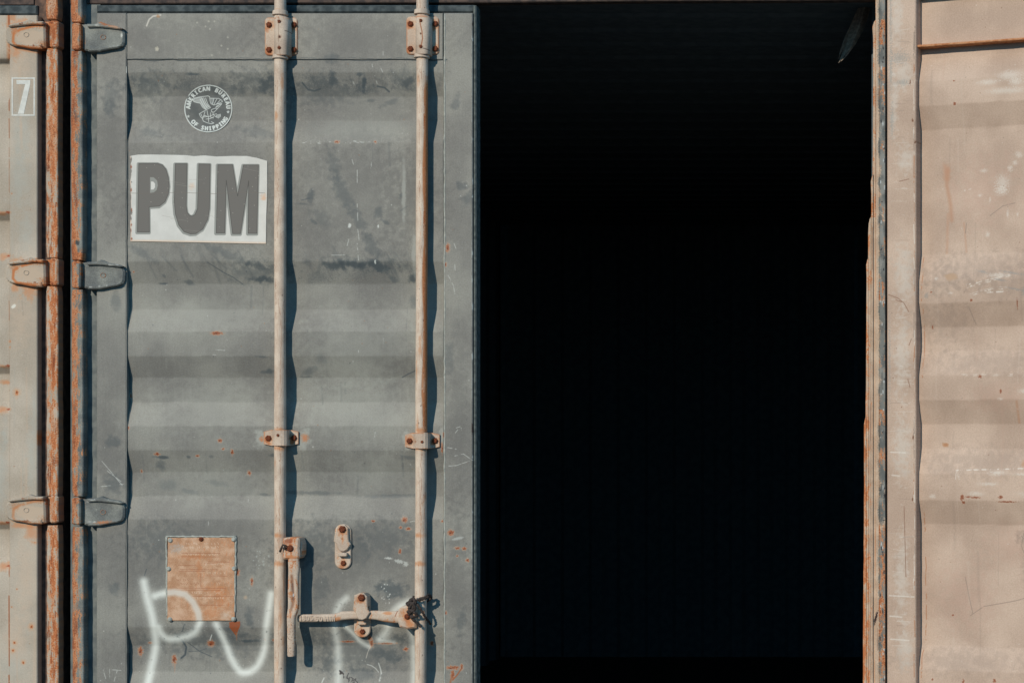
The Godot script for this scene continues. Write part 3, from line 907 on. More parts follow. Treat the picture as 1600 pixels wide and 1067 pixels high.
func paint_hardware() -> StandardMaterial3D:
	var p := canvas(400, -40, 700, 1240, 2.0)
	p.base(Color8(186, 165, 147), Color8(206, 187, 168), 0.02, 28, 51)
	var orange := Color8(196, 128, 84)
	var deep := Color8(132, 66, 40)
	for q in [[419, 38], [458, 38], [419, 77], [458, 77], [640, 36], [679, 36], [640, 74], [679, 74], [418, 685], [457, 684], [639, 686], [680, 686], [534, 827], [535, 880], [563, 934], [565, 987], [635, 963]]:
		p.blob(q[0], q[1] + 2, 9, 10, orange, 0.75, 0.8, 0.6)
		p.blob(q[0] - 1, q[1] + 4, 5.5, 7, Color8(160, 86, 48), 0.55, 0.7, 0.6)
	for q in [[435, 33, 2.6], [435, 74, 2.6], [453, 61, 2], [657, 32, 2.6], [657, 72, 2.6], [436, 57, 2.2], [657, 52, 1.4]]:
		p.blob(q[0], q[1], q[2] * 1.5, q[2] * 1.5, Color8(150, 104, 74), 0.7, 0.5, 0.4, 0.0, true)
		p.blob(q[0], q[1], q[2], q[2], Color8(74, 50, 42), 0.95, 0.4, 0.3, 0.0, true)
	# edges of the plates, bled
	for q in [[413, 27, 464, 86], [635, 25, 685, 85], [412, 671, 466, 697], [634, 676, 687, 701]]:
		p.stroke([[q[0], q[1]], [q[0], q[3]], [q[2], q[3]], [q[2], q[1]], [q[0], q[1]]], 4, Color8(190, 116, 76), 0.6, 0.8, 0.35)
	p.stroke([[656, 35], [659, 48], [660, 60], [658, 70]], 2.2, Color8(150, 84, 52), 0.8, 0.6, 0.2)
	p.stroke([[435, 25], [434, 60], [437, 85]], 1.2, Color8(120, 92, 76), 0.6, 0.6, 0.25)
	p.stroke([[444, 47], [450, 48]], 1.4, Color8(80, 62, 54), 0.8, 0.5)
	p.stroke([[661, 75], [669, 77]], 2, Color8(110, 92, 84), 0.8, 0.5)
	# hubs and handles
	p.rust(Rect2(438, 836, 36, 42), 0.46, 0.60, 200, 0.6)
	p.blob(448, 846, 10, 6, Color8(140, 74, 48), 0.7, 0.6, 0.5)
	p.blob(455, 870, 12, 4, orange, 0.9, 0.6, 0.5)
	p.rust(Rect2(446, 876, 22, 90), 0.56, 0.5, 230)
	p.stroke([[455, 900], [456, 925], [457, 940], [454, 955]], 7, Color8(140, 98, 74), 0.75, 0.8, 0.3)
	p.stroke([[456, 912], [457, 938]], 3, Color8(110, 90, 84), 0.8, 0.7)
	p.blob(457, 930, 2, 4, Color8(176, 182, 186), 0.9, 0.5, 0.4, 0.0, true)
	p.blob(453, 927, 3, 4, orange, 0.8, 0.6, 0.5)
	p.rust(Rect2(446, 965, 16, 60), 0.66, 0.62, 260)
	for i in 40:
		p.blob(rng.randf_range(448, 459), rng.randf_range(968, 1022), 0.8, 1.2, Color8(128, 96, 78), 0.6, 0.5, 0.4, 0.0, true)
	p.rust(Rect2(464, 952, 62, 26), 0.68, 0.64, 290)
	p.rust(Rect2(560, 950, 95, 34), 0.66, 0.6, 310)
	for q in [[527, 968, 6, 6], [600, 972, 18, 4], [545, 970, 14, 3], [606, 958, 10, 3], [640, 976, 10, 7], [636, 960, 12, 14]]:
		p.blob(q[0], q[1], q[2], q[3], orange, 0.75, 0.7, 0.6)
	p.stroke([[617, 963], [622, 950], [626, 946]], 1.6, deep, 0.7, 0.5, 0.2)
	for i in 60:
		p.blob(rng.randf_range(405, 695), rng.randf_range(20, 1000), rng.randf_range(0.6, 1.8), rng.randf_range(0.6, 2), [deep, Color8(220, 206, 192)][i % 2], 0.6, 0.6, 0.5, 0.0, true)
	p.rust(Rect2(518, 812, 34, 80), 0.64, 0.64, 330)
	p.rust(Rect2(548, 920, 34, 80), 0.64, 0.64, 360)
	return skin(p, 0.65, 0.10)


func paint_rod(second: bool) -> StandardMaterial3D:
	# unrolled: 0 and 100 meet at the back, 50 faces outwards, 25 faces left
	var p := canvas(0, -60, 100, 1240, 1.4)
	p.base(Color8(194, 172, 153), Color8(216, 197, 178), 0.025, 26, 61 + int(second))
	var orange := Color8(192, 120, 74)
	var deep := Color8(124, 68, 44)
	var g := RandomNumberGenerator.new()
	g.seed = 9 + int(second)
	if second:
		# bare rusted side, ragged edge along the rod
		for i in 150:
			var y := 140.0 + i * 3.5
			var x := 56.0 + 3.0 * sin(i * 0.13) + g.randf_range(-1.5, 1.5)
			p.stroke([[x + 12, y - 6], [x + 12, y + 8]], 22, Color8(190, 116, 70), 0.35, 0.35, 0.12)
		p.rust(Rect2(58, 120, 24, 560), 0.52, 0.50, 40, 0.6)
	for i in 42:
		var y := g.randf_range(-40, 1150)
		var x := g.randf_range(34, 70)
		var q: Array = []
		for k in 6:
			q.append([x + g.randf_range(-2.5, 2.5) + sin(k + i) * 2, y + k * g.randf_range(6, 16)])
		p.stroke(q, g.randf_range(0.9, 2.4), deep if i % 3 else orange, g.randf_range(0.15, 0.5), 0.7, 0.42)
	for q in [[46, 110, 240], [48, 250, 300], [56, 480, 620], [54, 700, 860], [50, 960, 1060]]:
		var s: Array = []
		for k in 14:
			s.append([q[0] + g.randf_range(-2.5, 2.5), lerpf(q[1], q[2], k / 13.0)])
		p.stroke(s, 1.6, Color8(150, 96, 66), 0.6, 0.7, 0.36)
	for i in 18:
		p.blob(g.randf_range(30, 72), g.randf_range(0, 1100), g.randf_range(2, 7), g.randf_range(6, 26), orange if i % 2 else Color8(214, 196, 178), 0.45, 0.9, 0.6)
	for i in 90:
		p.blob(g.randf_range(25, 76), g.randf_range(0, 1100), g.randf_range(0.8, 2.2), g.randf_range(0.5, 2.2), [deep, Color8(84, 66, 58), Color8(222, 206, 190)][i % 3], 0.6, 0.6, 0.5, 0.0, true)
	for y in [20, 88, 672, 700, 836, 880]:
		p.blob(50, y, 30, 5, orange, 0.6, 0.8, 0.6)
	return skin(p, 0.6, 0.06)


func paint_open_door() -> StandardMaterial3D:
	var p := canvas(-6, -60, 330, 1300, 1.5)
	p.base(Color8(178, 153, 135), Color8(198, 173, 154), 0.007, 22, 71, 3)
	var g := RandomNumberGenerator.new()
	g.seed = 71
	var white := Color8(222, 216, 206)
	var grime := Color8(142, 124, 112)
	var pink := Color8(190, 154, 136)
	# dusty grime that gathered on the sheet
	for q in [[140, 422, 130, 30], [80, 505, 50, 40], [200, 450, 80, 30], [170, 566, 120, 24], [150, 722, 130, 26], [110, 1030, 130, 24], [90, 440, 40, 30]]:
		p.blob(q[0], q[1], q[2], q[3], grime, 0.26, 0.8, 0.9)
	for q in [[150, 300, 70, 70], [120, 930, 70, 70], [200, 850, 60, 40], [180, 620, 60, 30]]:
		p.blob(q[0], q[1], q[2], q[3], pink, 0.35, 0.9, 0.7)
	# the upright: worn pale with a blue-grey undercoat
	for q in [[16, 30, 12, 50], [26, 120, 18, 26], [12, 160, 8, 60], [30, 250, 16, 30], [28, 430, 18, 60], [24, 560, 16, 80], [26, 700, 18, 60], [24, 900, 14, 80], [30, 1010, 16, 40]]:
		p.blob(q[0], q[1], q[2], q[3], Color8(206, 198, 188), 0.5, 0.8, 0.7)
	for q in [[6, 30, 3, 60], [20, 92, 20, 12], [6, 110, 4, 40], [8, 190, 4, 30], [26, 130, 16, 6], [4, 560, 2, 90]]:
		p.blob(q[0], q[1], q[2], q[3], Color8(150, 150, 146), 0.55, 0.8, 0.9, 0.0, true)
	for i in 60:
		var y := g.randf_range(0, 1100)
		p.stroke([[g.randf_range(3, 30), y], [g.randf_range(20, 46), y + g.randf_range(-2, 2)]], g.randf_range(0.8, 2.4), white if i % 3 else grime, g.randf_range(0.15, 0.5), 0.7, 0.3)
	for i in 60:
		var y := g.randf_range(0, 1100)
		p.stroke([[44.5 + g.randf_range(-1, 1.5), y], [44.5 + g.randf_range(-1, 1.5), y + g.randf_range(6, 40)]], g.randf_range(0.8, 2), [white, Color8(120, 106, 96), Color8(160, 100, 66)][i % 3], 0.6, 0.5, 0.3)
	for q in [[[2, 460], [18, 466], [28, 474], [36, 488]], [[34, 592], [38, 606]], [[14, 468], [24, 472]], [[36, 540], [40, 530]], [[20, 284], [36, 281]], [[28, 790], [31, 900]]]:
		p.stroke(q, 1.3, Color8(120, 82, 62), 0.8, 0.5)
	for q in [[38, 131, 1.2, 5], [42, 190, 2, 3], [46, 224, 1.6, 3], [43, 683, 1.6, 4], [42, 779, 1.4, 4], [24, 636, 1, 1], [10, 590, 1, 1]]:
		p.blob(q[0], q[1], q[2], q[3], Color8(112, 74, 52), 0.9, 0.5, 0.5, 0.0, true)
	for q in [[6, 706, 24], [8, 742, 12], [4, 930, 40], [6, 998, 30], [4, 962, 20]]:
		p.stroke([[q[0], q[1]], [q[0] + q[2], q[1] + 1]], 3, white, 0.6, 0.6, 0.25)
	# rust lines along the edge of the recess
	for q in [[58, 480, 560], [57, 560, 590], [60, 870, 1000], [58, 800, 830], [57, 400, 470], [56, 1010, 1060]]:
		var rl: Array = []
		for k in 9:
			rl.append([q[0] - 4 + g.randf_range(-1.2, 1.2), lerpf(q[1], q[2], k / 8.0)])
		p.stroke(rl, 1.8, Color8(160, 100, 66), 0.75, 0.7, 0.42)
	# brown runs
	p.blob(90, 270, 8, 20, Color8(182, 136, 108), 0.7, 0.8, 0.4)
	p.stroke([[92, 265], [90, 290], [96, 320], [98, 345]], 10, Color8(180, 134, 106), 0.6, 0.9, 0.15)
	p.stroke([[92, 335], [90, 395]], 7, Color8(186, 142, 116), 0.5, 0.9, 0.2)
	p.stroke([[118, 350], [122, 395]], 5, Color8(186, 142, 116), 0.5, 0.9, 0.2)
	p.blob(100, 434, 13, 7, Color8(176, 142, 112), 0.7, 0.5, 0.4)
	p.stroke([[205, 628], [207, 660]], 6, Color8(178, 132, 104), 0.6, 0.9, 0.2)
	p.blob(88, 695, 6, 4, Color8(170, 112, 70), 0.7, 0.7, 0.5)
	p.blob(215, 724, 4, 9, Color8(182, 134, 100), 0.6, 0.8, 0.5)
	# bared and splashed spots
	for q in [[195, 127, 26, 10], [205, 137, 14, 7], [190, 150, 38, 6], [240, 145, 10, 6], [160, 135, 20, 5], [150, 270, 7, 3.5], [192, 268, 5, 6], [206, 248, 7, 6], [200, 260, 5, 4], [180, 290, 14, 16], [178, 302, 12, 9], [144, 308, 4, 3], [160, 315, 2, 5], [156, 369, 4, 5], [188, 338, 2.4, 8], [204, 340, 2, 4], [76, 436, 4, 3], [176, 433, 22, 4], [100, 459, 5, 2], [216, 612, 8, 4], [180, 624, 5, 2.4], [175, 738, 16, 5], [230, 740, 40, 2.4], [160, 755, 18, 3], [70, 775, 6, 4], [240, 770, 34, 6], [140, 770, 14, 4], [226, 955, 4, 30], [220, 230, 6, 4]]:
		p.blob(q[0], q[1], q[2], q[3], white, 0.48, 0.7, 0.95, 0.0, true)
	for q in [[[130, 450], [150, 444], [175, 438], [196, 434]], [[128, 463], [150, 458], [170, 452], [190, 454]], [[160, 458], [185, 458]], [[126, 447], [140, 444]], [[120, 587], [170, 587], [230, 588], [300, 587]], [[110, 735], [180, 733], [300, 729]], [[112, 736], [111, 748]], [[118, 300], [136, 296]]]:
		for k in 3:
			var o := g.randf_range(-1.8, 1.8)
			var qq: Array = []
			for v in q:
				qq.append([v[0] + g.randf_range(-4, 4), v[1] + o])
			p.stroke(qq, g.randf_range(0.8, 2.0), white, 0.6, 0.6, g.randf_range(0.4, 0.6))
	for q in [[180, 441, 12, 2], [218, 459, 5, 9], [196, 430, 24, 2], [205, 456, 20, 2], [250, 588, 20, 6], [150, 427, 10, 3], [60, 462, 4, 6]]:
		p.blob(q[0], q[1], q[2], q[3], Color8(134, 134, 132), 0.5, 0.7, 0.8, 0.2, true)
	for q in [[133, 471, 2.4, 2.4], [147, 589, 3, 3], [68, 457, 2, 1.6], [67, 511, 1.4, 4], [118, 776, 4, 5], [140, 776, 9, 1.6], [128, 775, 5, 1.4], [180, 775, 4, 3], [120, 784, 3, 3], [190, 782, 16, 1.4], [206, 478, 1, 10], [230, 775, 3, 4], [106, 165, 2.6, 3.2], [105, 130, 2, 1.2], [180, 612, 2, 4], [100, 960, 2, 1.6], [120, 1062, 2, 5], [170, 1058, 3, 4], [205, 1064, 2, 3], [250, 1050, 4, 3], [70, 1060, 1.6, 2]]:
		p.blob(q[0], q[1], q[2], q[3], Color8(134, 72, 46), 0.85, 0.5, 0.6, 0.0, true)
	for q in [[[128, 480], [132, 492], [138, 508]], [[128, 960], [150, 945], [200, 935], [250, 920]], [[120, 900], [126, 930], [132, 956]], [[214, 830], [210, 850], [222, 880], [232, 905]], [[210, 835], [226, 850], [240, 862]], [[122, 350], [120, 366]], [[160, 340], [180, 326], [200, 322]]]:
		p.stroke(q, 1.6, grime, 0.75, 0.6, 0.2)
	p.blob(215, 840, 16, 14, grime, 0.5, 0.8, 0.8)
	p.blob(222, 890, 14, 22, grime, 0.4, 0.8, 0.8)
	for i in 160:
		p.blob(g.randf_range(0, 320), g.randf_range(0, 1100), g.randf_range(0.5, 1.4), g.randf_range(0.5, 1.6), [Color8(120, 84, 64), white, Color8(126, 112, 102)][i % 3], 0.5, 0.6, 0.4, 0.0, true)
	for i in 40:
		var x := g.randf_range(58, 320)
		var y := g.randf_range(80, 1000)
		p.stroke([[x, y], [x + g.randf_range(-1.5, 1.5), y + g.randf_range(25, 120)]], g.randf_range(2, 8), [pink, Color8(204, 188, 172), grime][i % 3], 0.2, 1.0, 0.25)
	var m := skin(p, 0.6, 0.0, 0.4)
	return m


func paint_jamb() -> StandardMaterial3D:
	var p := canvas(1340, -60, 1395, 1300, 2.5)
	p.base(Color8(186, 158, 134), Color8(204, 178, 154), 0.03, 26, 81)
	var g := RandomNumberGenerator.new()
	g.seed = 81
	# the post between seal and leaf: grey paint, chipped and rusted
	for i in 420:
		p.blob(1380 + g.randf_range(-4, 5), g.randf_range(-50, 1290), 5, g.randf_range(8, 20), [Color8(120, 120, 115), Color8(140, 139, 133), Color8(100, 101, 98)][i % 3], 0.9, 0.5, 0.4, 0.0, true)
	p.rust(Rect2(1374.5, -60, 14, 1360), 0.68, 0.60, 20)
	for q in [[30, 70], [105, 165], [640, 665], [700, 735], [820, 1060], [440, 470]]:
		p.rust(Rect2(1374.5, q[0], 14, q[1] - q[0]), 0.50, 0.48, 60 + int(q[0]))
	for i in 70:
		p.blob(1379 + g.randf_range(-3, 4), g.randf_range(0, 1200), 1.2, g.randf_range(1, 5), [Color8(200, 204, 204), Color8(46, 44, 48)][i % 2], 0.8, 0.5, 0.6, 0.0, true)
	# the outer lips of the seal are stained orange
	p.rust(Rect2(1346, 260, 8, 1040), 0.28, 0.46, 90, 0.3)
	p.rust(Rect2(1354, 260, 10, 1040), 0.46, 0.66, 90, 0.3)
	p.rust(Rect2(1362, -60, 8, 400), 0.44, 0.60, 120, 0.6)
	for i in 60:
		var y := g.randf_range(250, 1250)
		var x := g.randf_range(1351, 1374)
		p.stroke([[x, y], [x + g.randf_range(-0.4, 0.4), y + g.randf_range(20, 90)]], g.randf_range(0.6, 1.6), [Color8(126, 84, 62), Color8(198, 132, 92), Color8(214, 194, 176)][i % 3], 0.5, 0.6, 0.2)
	p.blob(1369, 965, 2.2, 12, Color8(52, 38, 36), 0.95, 0.4, 0.6, 0.25, true)
	return skin(p, 0.7, 0.1)


func paint_plate() -> StandardMaterial3D:
	var p := canvas(256, 834, 372, 976, 4.0)
	p.base(Color8(178, 134, 102), Color8(204, 166, 137), 0.05, 80, 91)
	p.rust(Rect2(262, 840, 104, 132), 0.70, 0.60, 33, 0.5)
	for q in [[310, 886, 5, 22], [335, 920, 22, 10], [330, 958, 18, 14], [345, 935, 14, 20], [300, 870, 30, 6]]:
		p.blob(q[0], q[1], q[2], q[3], Color8(192, 124, 80), 0.5, 0.8, 0.7)
	p.blob(275, 857, 14, 10, Color8(176, 172, 168), 0.6, 0.8, 0.6)
	p.blob(280, 960, 20, 14, Color8(208, 172, 146), 0.6, 0.8, 0.6)
	p.blob(352, 962, 14, 8, Color8(204, 186, 168), 0.6, 0.8, 0.6)
	var line := Color8(150, 84, 54)
	for q in [[283, 343, 864], [283, 343, 869.5], [278, 305, 883], [280, 340, 889.5], [278, 320, 892], [320, 355, 899.5], [325, 358, 877.5], [266, 352, 918.5], [270, 345, 921.5], [300, 366, 931.5], [310, 350, 945], [318, 335, 880]]:
		p.stroke([[q[0], q[2]], [q[1], q[2] + 0.5]], 0.8, line, 0.7, 0.5, 0.15)
	p.stroke([[313, 895], [313, 917]], 0.8, line, 0.6, 0.5)
	# worn, unreadable rows of stamped figures
	var g := RandomNumberGenerator.new()
	g.seed = 14
	for row in [[288, 344, 849.0], [286, 340, 855.0], [284, 342, 866.5], [320, 352, 881.0], [322, 350, 895.0], [299, 345, 926.0], [308, 350, 934.0], [275, 308, 906.0], [276, 310, 912.0], [335, 344, 911.0]]:
		var x: float = row[0]
		while x < row[1]:
			if g.randf() < 0.72:
				var c := Color8(226, 204, 182) if row[2] != 906.0 and row[2] != 912.0 else Color8(150, 92, 62)
				p.stroke([[x, row[2] + g.randf_range(-2, 0)], [x + g.randf_range(0, 1.8), row[2] + g.randf_range(0, 2)]], 0.9, c, 0.75, 0.5)
			x += g.randf_range(1.6, 3.2)
	# the spray-can P runs over it
	p.stroke([[240, 931], [254, 927], [272, 925], [289, 929], [301, 941], [309, 957], [311, 969], [305, 984]], 15, Color8(212, 206, 196), 0.82, 0.65)
	return skin(p, 0.6, 0.08)


func paint_code_sheet() -> StandardMaterial3D:
	var p := canvas(198, 234, 422, 388, 4.0)
	p.base(Color8(208, 205, 198), Color8(220, 217, 210), 0.02, 14, 101)
	var f := func(a: Array) -> PackedVector2Array:
		var o := PackedVector2Array()
		for q in a:
			o.append(Vector2(190.0 + q[0] / 4.85, 200.0 + q[1] / 4.85))
		return o
	var ink := Color8(114, 110, 105)
	var rim := Color8(150, 150, 144)
	var P_: Array = [[126, 268], [270, 268], [305, 280], [332, 312], [350, 370], [357, 440], [350, 500], [325, 558], [282, 592], [205, 597], [207, 788], [116, 788]]
	var U_: Array = [[404, 270], [492, 270], [486, 590], [494, 640], [512, 662], [530, 668], [552, 656], [572, 610], [582, 272], [668, 274], [662, 610], [650, 690], [612, 765], [560, 800], [520, 803], [470, 786], [430, 735], [404, 650], [396, 560]]
	var M_: Array = [[726, 278], [838, 278], [876, 515], [920, 280], [1034, 280], [1022, 798], [956, 798], [960, 400], [898, 800], [838, 800], [790, 395], [778, 795], [714, 795]]
	var hole: Array = [[212, 372], [240, 374], [266, 398], [271, 436], [262, 470], [240, 488], [212, 492]]
	var core: Array = [[219, 405], [236, 406], [250, 422], [250, 450], [238, 466], [219, 467]]
	for a in [P_, U_, M_]:
		var o: PackedVector2Array = f.call(a)
		var loop: Array = []
		for q in o:
			loop.append(q + Vector2(-0.6, 0.9))
		loop.append(loop[0])
		p.stroke(loop, 5.8, rim, 1.0, 0.15)
	for a in [P_, U_, M_]:
		p.poly(f.call(a), ink)
		var o: PackedVector2Array = f.call(a)
		var loop: Array = []
		for q in o:
			loop.append(q)
		loop.append(loop[0])
		p.stroke(loop, 1.3, Color8(76, 73, 70), 0.8, 0.5)
	p.poly(f.call(hole), rim)
	p.poly(f.call(core), Color8(216, 213, 206))
	# cracks, stains, a peeling left and lower edge
	var line: Array = []
	for i in 22:
		line.append([203 + i * 10, 301.5 + sin(i * 0.6) * 0.8 + rng.randf_range(-0.4, 0.4)])
	p.stroke(line, 0.9, Color8(120, 112, 104), 0.75, 0.5)
	p.blob(299, 291, 6, 7, Color8(226, 196, 172), 0.7, 0.9, 0.4)
	p.blob(411, 308, 6, 7, Color8(222, 180, 150), 0.8, 0.8, 0.5)
	p.stroke([[203, 376], [300, 377.5], [416, 380]], 6, Color8(222, 196, 172), 0.75, 0.9, 0.2)
	p.stroke([[202, 245], [203, 376]], 5, Color8(214, 182, 160), 0.8, 0.8, 0.3)
	for i in 20:
		p.blob(203 + rng.randf_range(-1, 2), rng.randf_range(244, 378), rng.randf_range(0.8, 2), rng.randf_range(1, 5), [Color8(116, 110, 104), Color8(150, 92, 70)][i % 2], 0.85, 0.4, 0.6, 0.0, true)
	for i in 60:
		p.blob(rng.randf_range(206, 414), rng.randf_range(252, 372), rng.randf_range(0.4, 0.9), rng.randf_range(0.4, 1.0), Color8(190, 184, 174), 0.7, 0.5, 0.4, 0.0, true)
	for i in 9:
		var x := rng.randf_range(215, 390)
		var y := rng.randf_range(258, 360)
		p.stroke([[x, y], [x + rng.randf_range(8, 30), y + rng.randf_range(-2, 6)]], 0.8, Color8(160, 154, 146), 0.5, 0.5, 0.3)
	return skin(p, 0.7, 0.0)


func paint_emblem(font: Font) -> StandardMaterial3D:
	var p := canvas(286, 130, 364, 209, 7.0)
	p.base(Color8(88, 91, 90), Color8(106, 107, 104), 0.03, 20, 111)
	var white := Color8(206, 209, 203)
	var c := Vector2(324.8, 169.6)
	var loop: Array = []
	for i in 61:
		loop.append(c + Vector2(cos(i * TAU / 60) * 36.9, sin(i * TAU / 60) * 36.6))
	p.stroke(loop, 2.1, white, 0.95, 0.3, 0.08)
	var top := "AMERICAN BUREAU"
	for i in top.length():
		var a := deg_to_rad(184.0 + i * (356.0 - 184.0) / (top.length() - 1))
		if top[i] != " ":
			for k in 5:
				p.glyphs(top[i], c.x + cos(a) * 31.3 + [0.0, 0.45, -0.45, 0.0, 0.0][k], c.y + sin(a) * 31.0 + [0.0, 0.0, 0.0, 0.35, -0.35][k], 6.2, a + PI / 2, white, 0.9, font, 1.0)
	var low := "OF SHIPPING"
	for i in low.length():
		var a := deg_to_rad(138.0 - i * (138.0 - 31.0) / (low.length() - 1))
		if low[i] != " ":
			for k in 5:
				p.glyphs(low[i], c.x + cos(a) * 31.6 + [0.0, 0.45, -0.45, 0.0, 0.0][k], c.y + sin(a) * 31.2 + [0.0, 0.0, 0.0, 0.35, -0.35][k], 6.2, a - PI / 2, white, 0.9, font, 1.0)
	var z := func(a: Array) -> Array:
		var o: Array = []
		for q in a:
			o.append(Vector2(280.0 + q[0] / 12.13, 125.0 + q[1] / 12.13))
		return o
	for q in [Vector2(165, 690), Vector2(920, 605)]:
		var star := PackedVector2Array()
		for i in 10:
			star.append(Vector2(280.0 + q.x / 12.13, 125.0 + q.y / 12.13) + Vector2.from_angle(-PI / 2 + i * PI / 5) * (2.9 if i % 2 == 0 else 1.3))
		p.poly(star, white, 0.9)
	# spread bird with shield, drawn in lines
	p.poly(PackedVector2Array(z.call([[250, 380], [275, 345], [370, 322], [430, 330], [500, 440], [560, 515], [500, 555], [440, 510], [395, 440], [330, 430], [270, 410]])), white, 0.62)
	p.poly(PackedVector2Array(z.call([[700, 655], [780, 640], [785, 690], [740, 730], [700, 715], [680, 690]])), white, 0.7)
	p.poly(PackedVector2Array(z.call([[590, 350], [650, 345], [640, 440], [600, 455]])), white, 0.4)
	for q in [[[250, 380], [275, 345], [370, 322], [540, 300], [570, 318], [578, 400], [595, 450], [650, 475], [700, 455], [800, 450]],
			[[250, 380], [270, 410], [330, 430], [390, 440], [430, 510], [470, 545], [510, 560], [585, 522], [535, 455], [490, 340]],
			[[420, 340], [470, 450], [525, 530]], [[455, 335], [500, 440], [560, 515]], [[385, 360], [440, 470], [490, 545]],
			[[580, 345], [640, 345], [740, 348], [800, 385], [812, 410], [700, 460]], [[620, 460], [650, 355]], [[645, 470], [705, 362]], [[700, 455], [770, 380]],
			[[800, 450], [690, 570], [650, 610], [602, 600], [600, 565], [650, 540], [705, 535]], [[690, 500], [790, 450]], [[680, 520], [740, 490]],
			[[505, 565], [440, 600], [370, 640], [400, 700], [430, 730], [450, 780], [520, 810], [600, 830], [650, 815], [600, 790]],
			[[480, 600], [440, 730]], [[400, 640], [430, 700]], [[520, 580], [530, 640], [545, 700], [550, 790]], [[470, 700], [560, 690], [640, 655], [700, 640]],
			[[500, 740], [580, 730], [650, 695]], [[590, 620], [580, 700], [640, 720]], [[430, 720], [480, 670], [520, 690]], [[630, 620], [640, 660], [690, 700]]]:
		p.stroke(z.call(q), 1.15, white, 0.92, 0.35)
	for q in [[[715, 665], [730, 715]], [[740, 655], [755, 705]], [[450, 370], [500, 470]], [[290, 375], [380, 350]]]:
		p.stroke(z.call(q), 0.6, Color8(108, 108, 104), 0.8, 0.5)
	p.blob(292, 152, 4, 2.2, Color8(96, 98, 96), 0.9, 0.5, 0.4, -0.8, true)
	return skin(p, 0.6, 0.0)


# ------------------------------------------------------------------ the scene
func _ready() -> void:
	rng.seed = 4
	var cam := Camera3D.new()
	cam.name = "camera"
	cam.position = Vector3(CX, CY, D)
	cam.projection = Camera3D.PROJECTION_FRUSTUM
	cam.near = 0.1
	cam.far = 400.0
	cam.size = 1067.0 / S * cam.near / D
	cam.frustum_offset = Vector2((800.0 - GX) / S, (GY - 533.5) / S) * cam.near / D
	add_child(cam)
	var env := Environment.new()
	env.background_mode = Environment.BG_SKY
	var sky := Sky.new()
	var sm := ProceduralSkyMaterial.new()
	sm.sky_top_color = Color(0.19, 0.41, 0.56)
	sm.sky_horizon_color = Color(0.37, 0.57, 0.65)
	sm.sky_curve = 0.12
	sm.ground_bottom_color = Color(0.10, 0.11, 0.11)
	sm.ground_horizon_color = Color(0.30, 0.38, 0.42)
	sm.sun_angle_max = 12.0
	sky.sky_material = sm
	env.sky = sky
	env.background_energy_multiplier = 2.0
	env.tonemap_mode = Environment.TONE_MAPPER_LINEAR
	env.tonemap_exposure = 1.0
	env.sdfgi_enabled = true
	env.ssao_enabled = true
	env.ssil_enabled = true
	var we := WorldEnvironment.new()
	we.name = "world"
	we.environment = env
	add_child(we)
	var sun := DirectionalLight3D.new()
	sun.name = "sun"
	sun.light_energy = 0.98
	sun.light_color = Color(1.0, 0.96, 0.89)
	sun.light_angular_distance = 0.5
	sun.shadow_enabled = true
	sun.look_at_from_position(Vector3.ZERO, Vector3(0.43, -0.52, -1.0))
	add_child(sun)

	TA = noise_table(1, 0.045, 4)
	TB = noise_table(2, 0.22, 3)
	TC = noise_table(3, 0.014, 4)
	make_materials()

	var ground := put(block(Vector3(-150, -0.5, -150), Vector3(150, 0, 150)), "ground", M.ground, self)
	ground.set_meta("kind", "structure")
	build_grey()
	build_tan()
	build_wire()
	build_rag()


func make_materials() -> void:
	var font := SystemFont.new()
	font.font_names = PackedStringArray(["Droid Sans"])
	font.font_weight = 700
	M.font = font
	M.ground = plain(Color8(56, 55, 54), 0.95, 1, Color8(76, 74, 72))
	M.bolt = plain(Color8(70, 38, 30), 0.9, 2, Color8(150, 82, 50), 0.08)
	M.bolt.uv1_scale = Vector3(14, 14, 14)
	M.door = paint_grey_door()
	M.hinge = paint_grey_hinges()
	M.tan_door = paint_tan_door()
	M.tan_hinge = paint_tan_hinges()
	M.hw = paint_hardware()
	M.rod1 = paint_rod(false)
	M.rod2 = paint_rod(true)
	M.open = paint_open_door()
	M.jamb = paint_jamb()
	M.plate = paint_plate()
	M.sheet = paint_code_sheet()
	M.emblem = paint_emblem(font)
	M.rubber = plain(Color8(58, 66, 69), 0.8, 5, Color8(88, 95, 96), 0.05)
	M.header = plain(Color8(64, 58, 57), 0.85, 6, Color8(100, 84, 76), 0.05)
	M.greysteel = plain(Color8(96, 102, 103), 0.7, 7, Color8(124, 128, 125), 0.03)
	M.inside = plain(Color8(88, 99, 104), 0.8, 8, Color8(104, 113, 117), 0.03)
	M.edge = plain(Color8(78, 84, 83), 0.7, 19, Color8(112, 118, 114), 0.09)
	M.wood = plain(Color8(84, 74, 66), 0.85, 9, Color8(108, 96, 84), 0.04)
	M.tansteel = plain(Color8(150, 134, 118), 0.75, 10, Color8(182, 164, 146), 0.03)
	M.tanpost = plain(Color8(84, 70, 64), 0.85, 15, Color8(128, 100, 84), 0.05)
	M.sealant = plain(Color8(150, 152, 145), 0.7, 11, Color8(186, 186, 176), 0.1)
	M.white = plain(Color8(206, 205, 198), 0.7, 12, Color8(224, 222, 214), 0.08)
	M.wire = plain(Color8(38, 35, 36), 0.7, 13, Color8(92, 78, 70), 0.12)
	M.wire.uv1_scale = Vector3(20, 20, 20)
	M.rag = plain(Color8(120, 112, 104), 0.95, 14, Color8(190, 170, 150), 0.1)
	M.riplip = plain(Color8(168, 104, 66), 0.85, 16, Color8(200, 150, 112), 0.1)


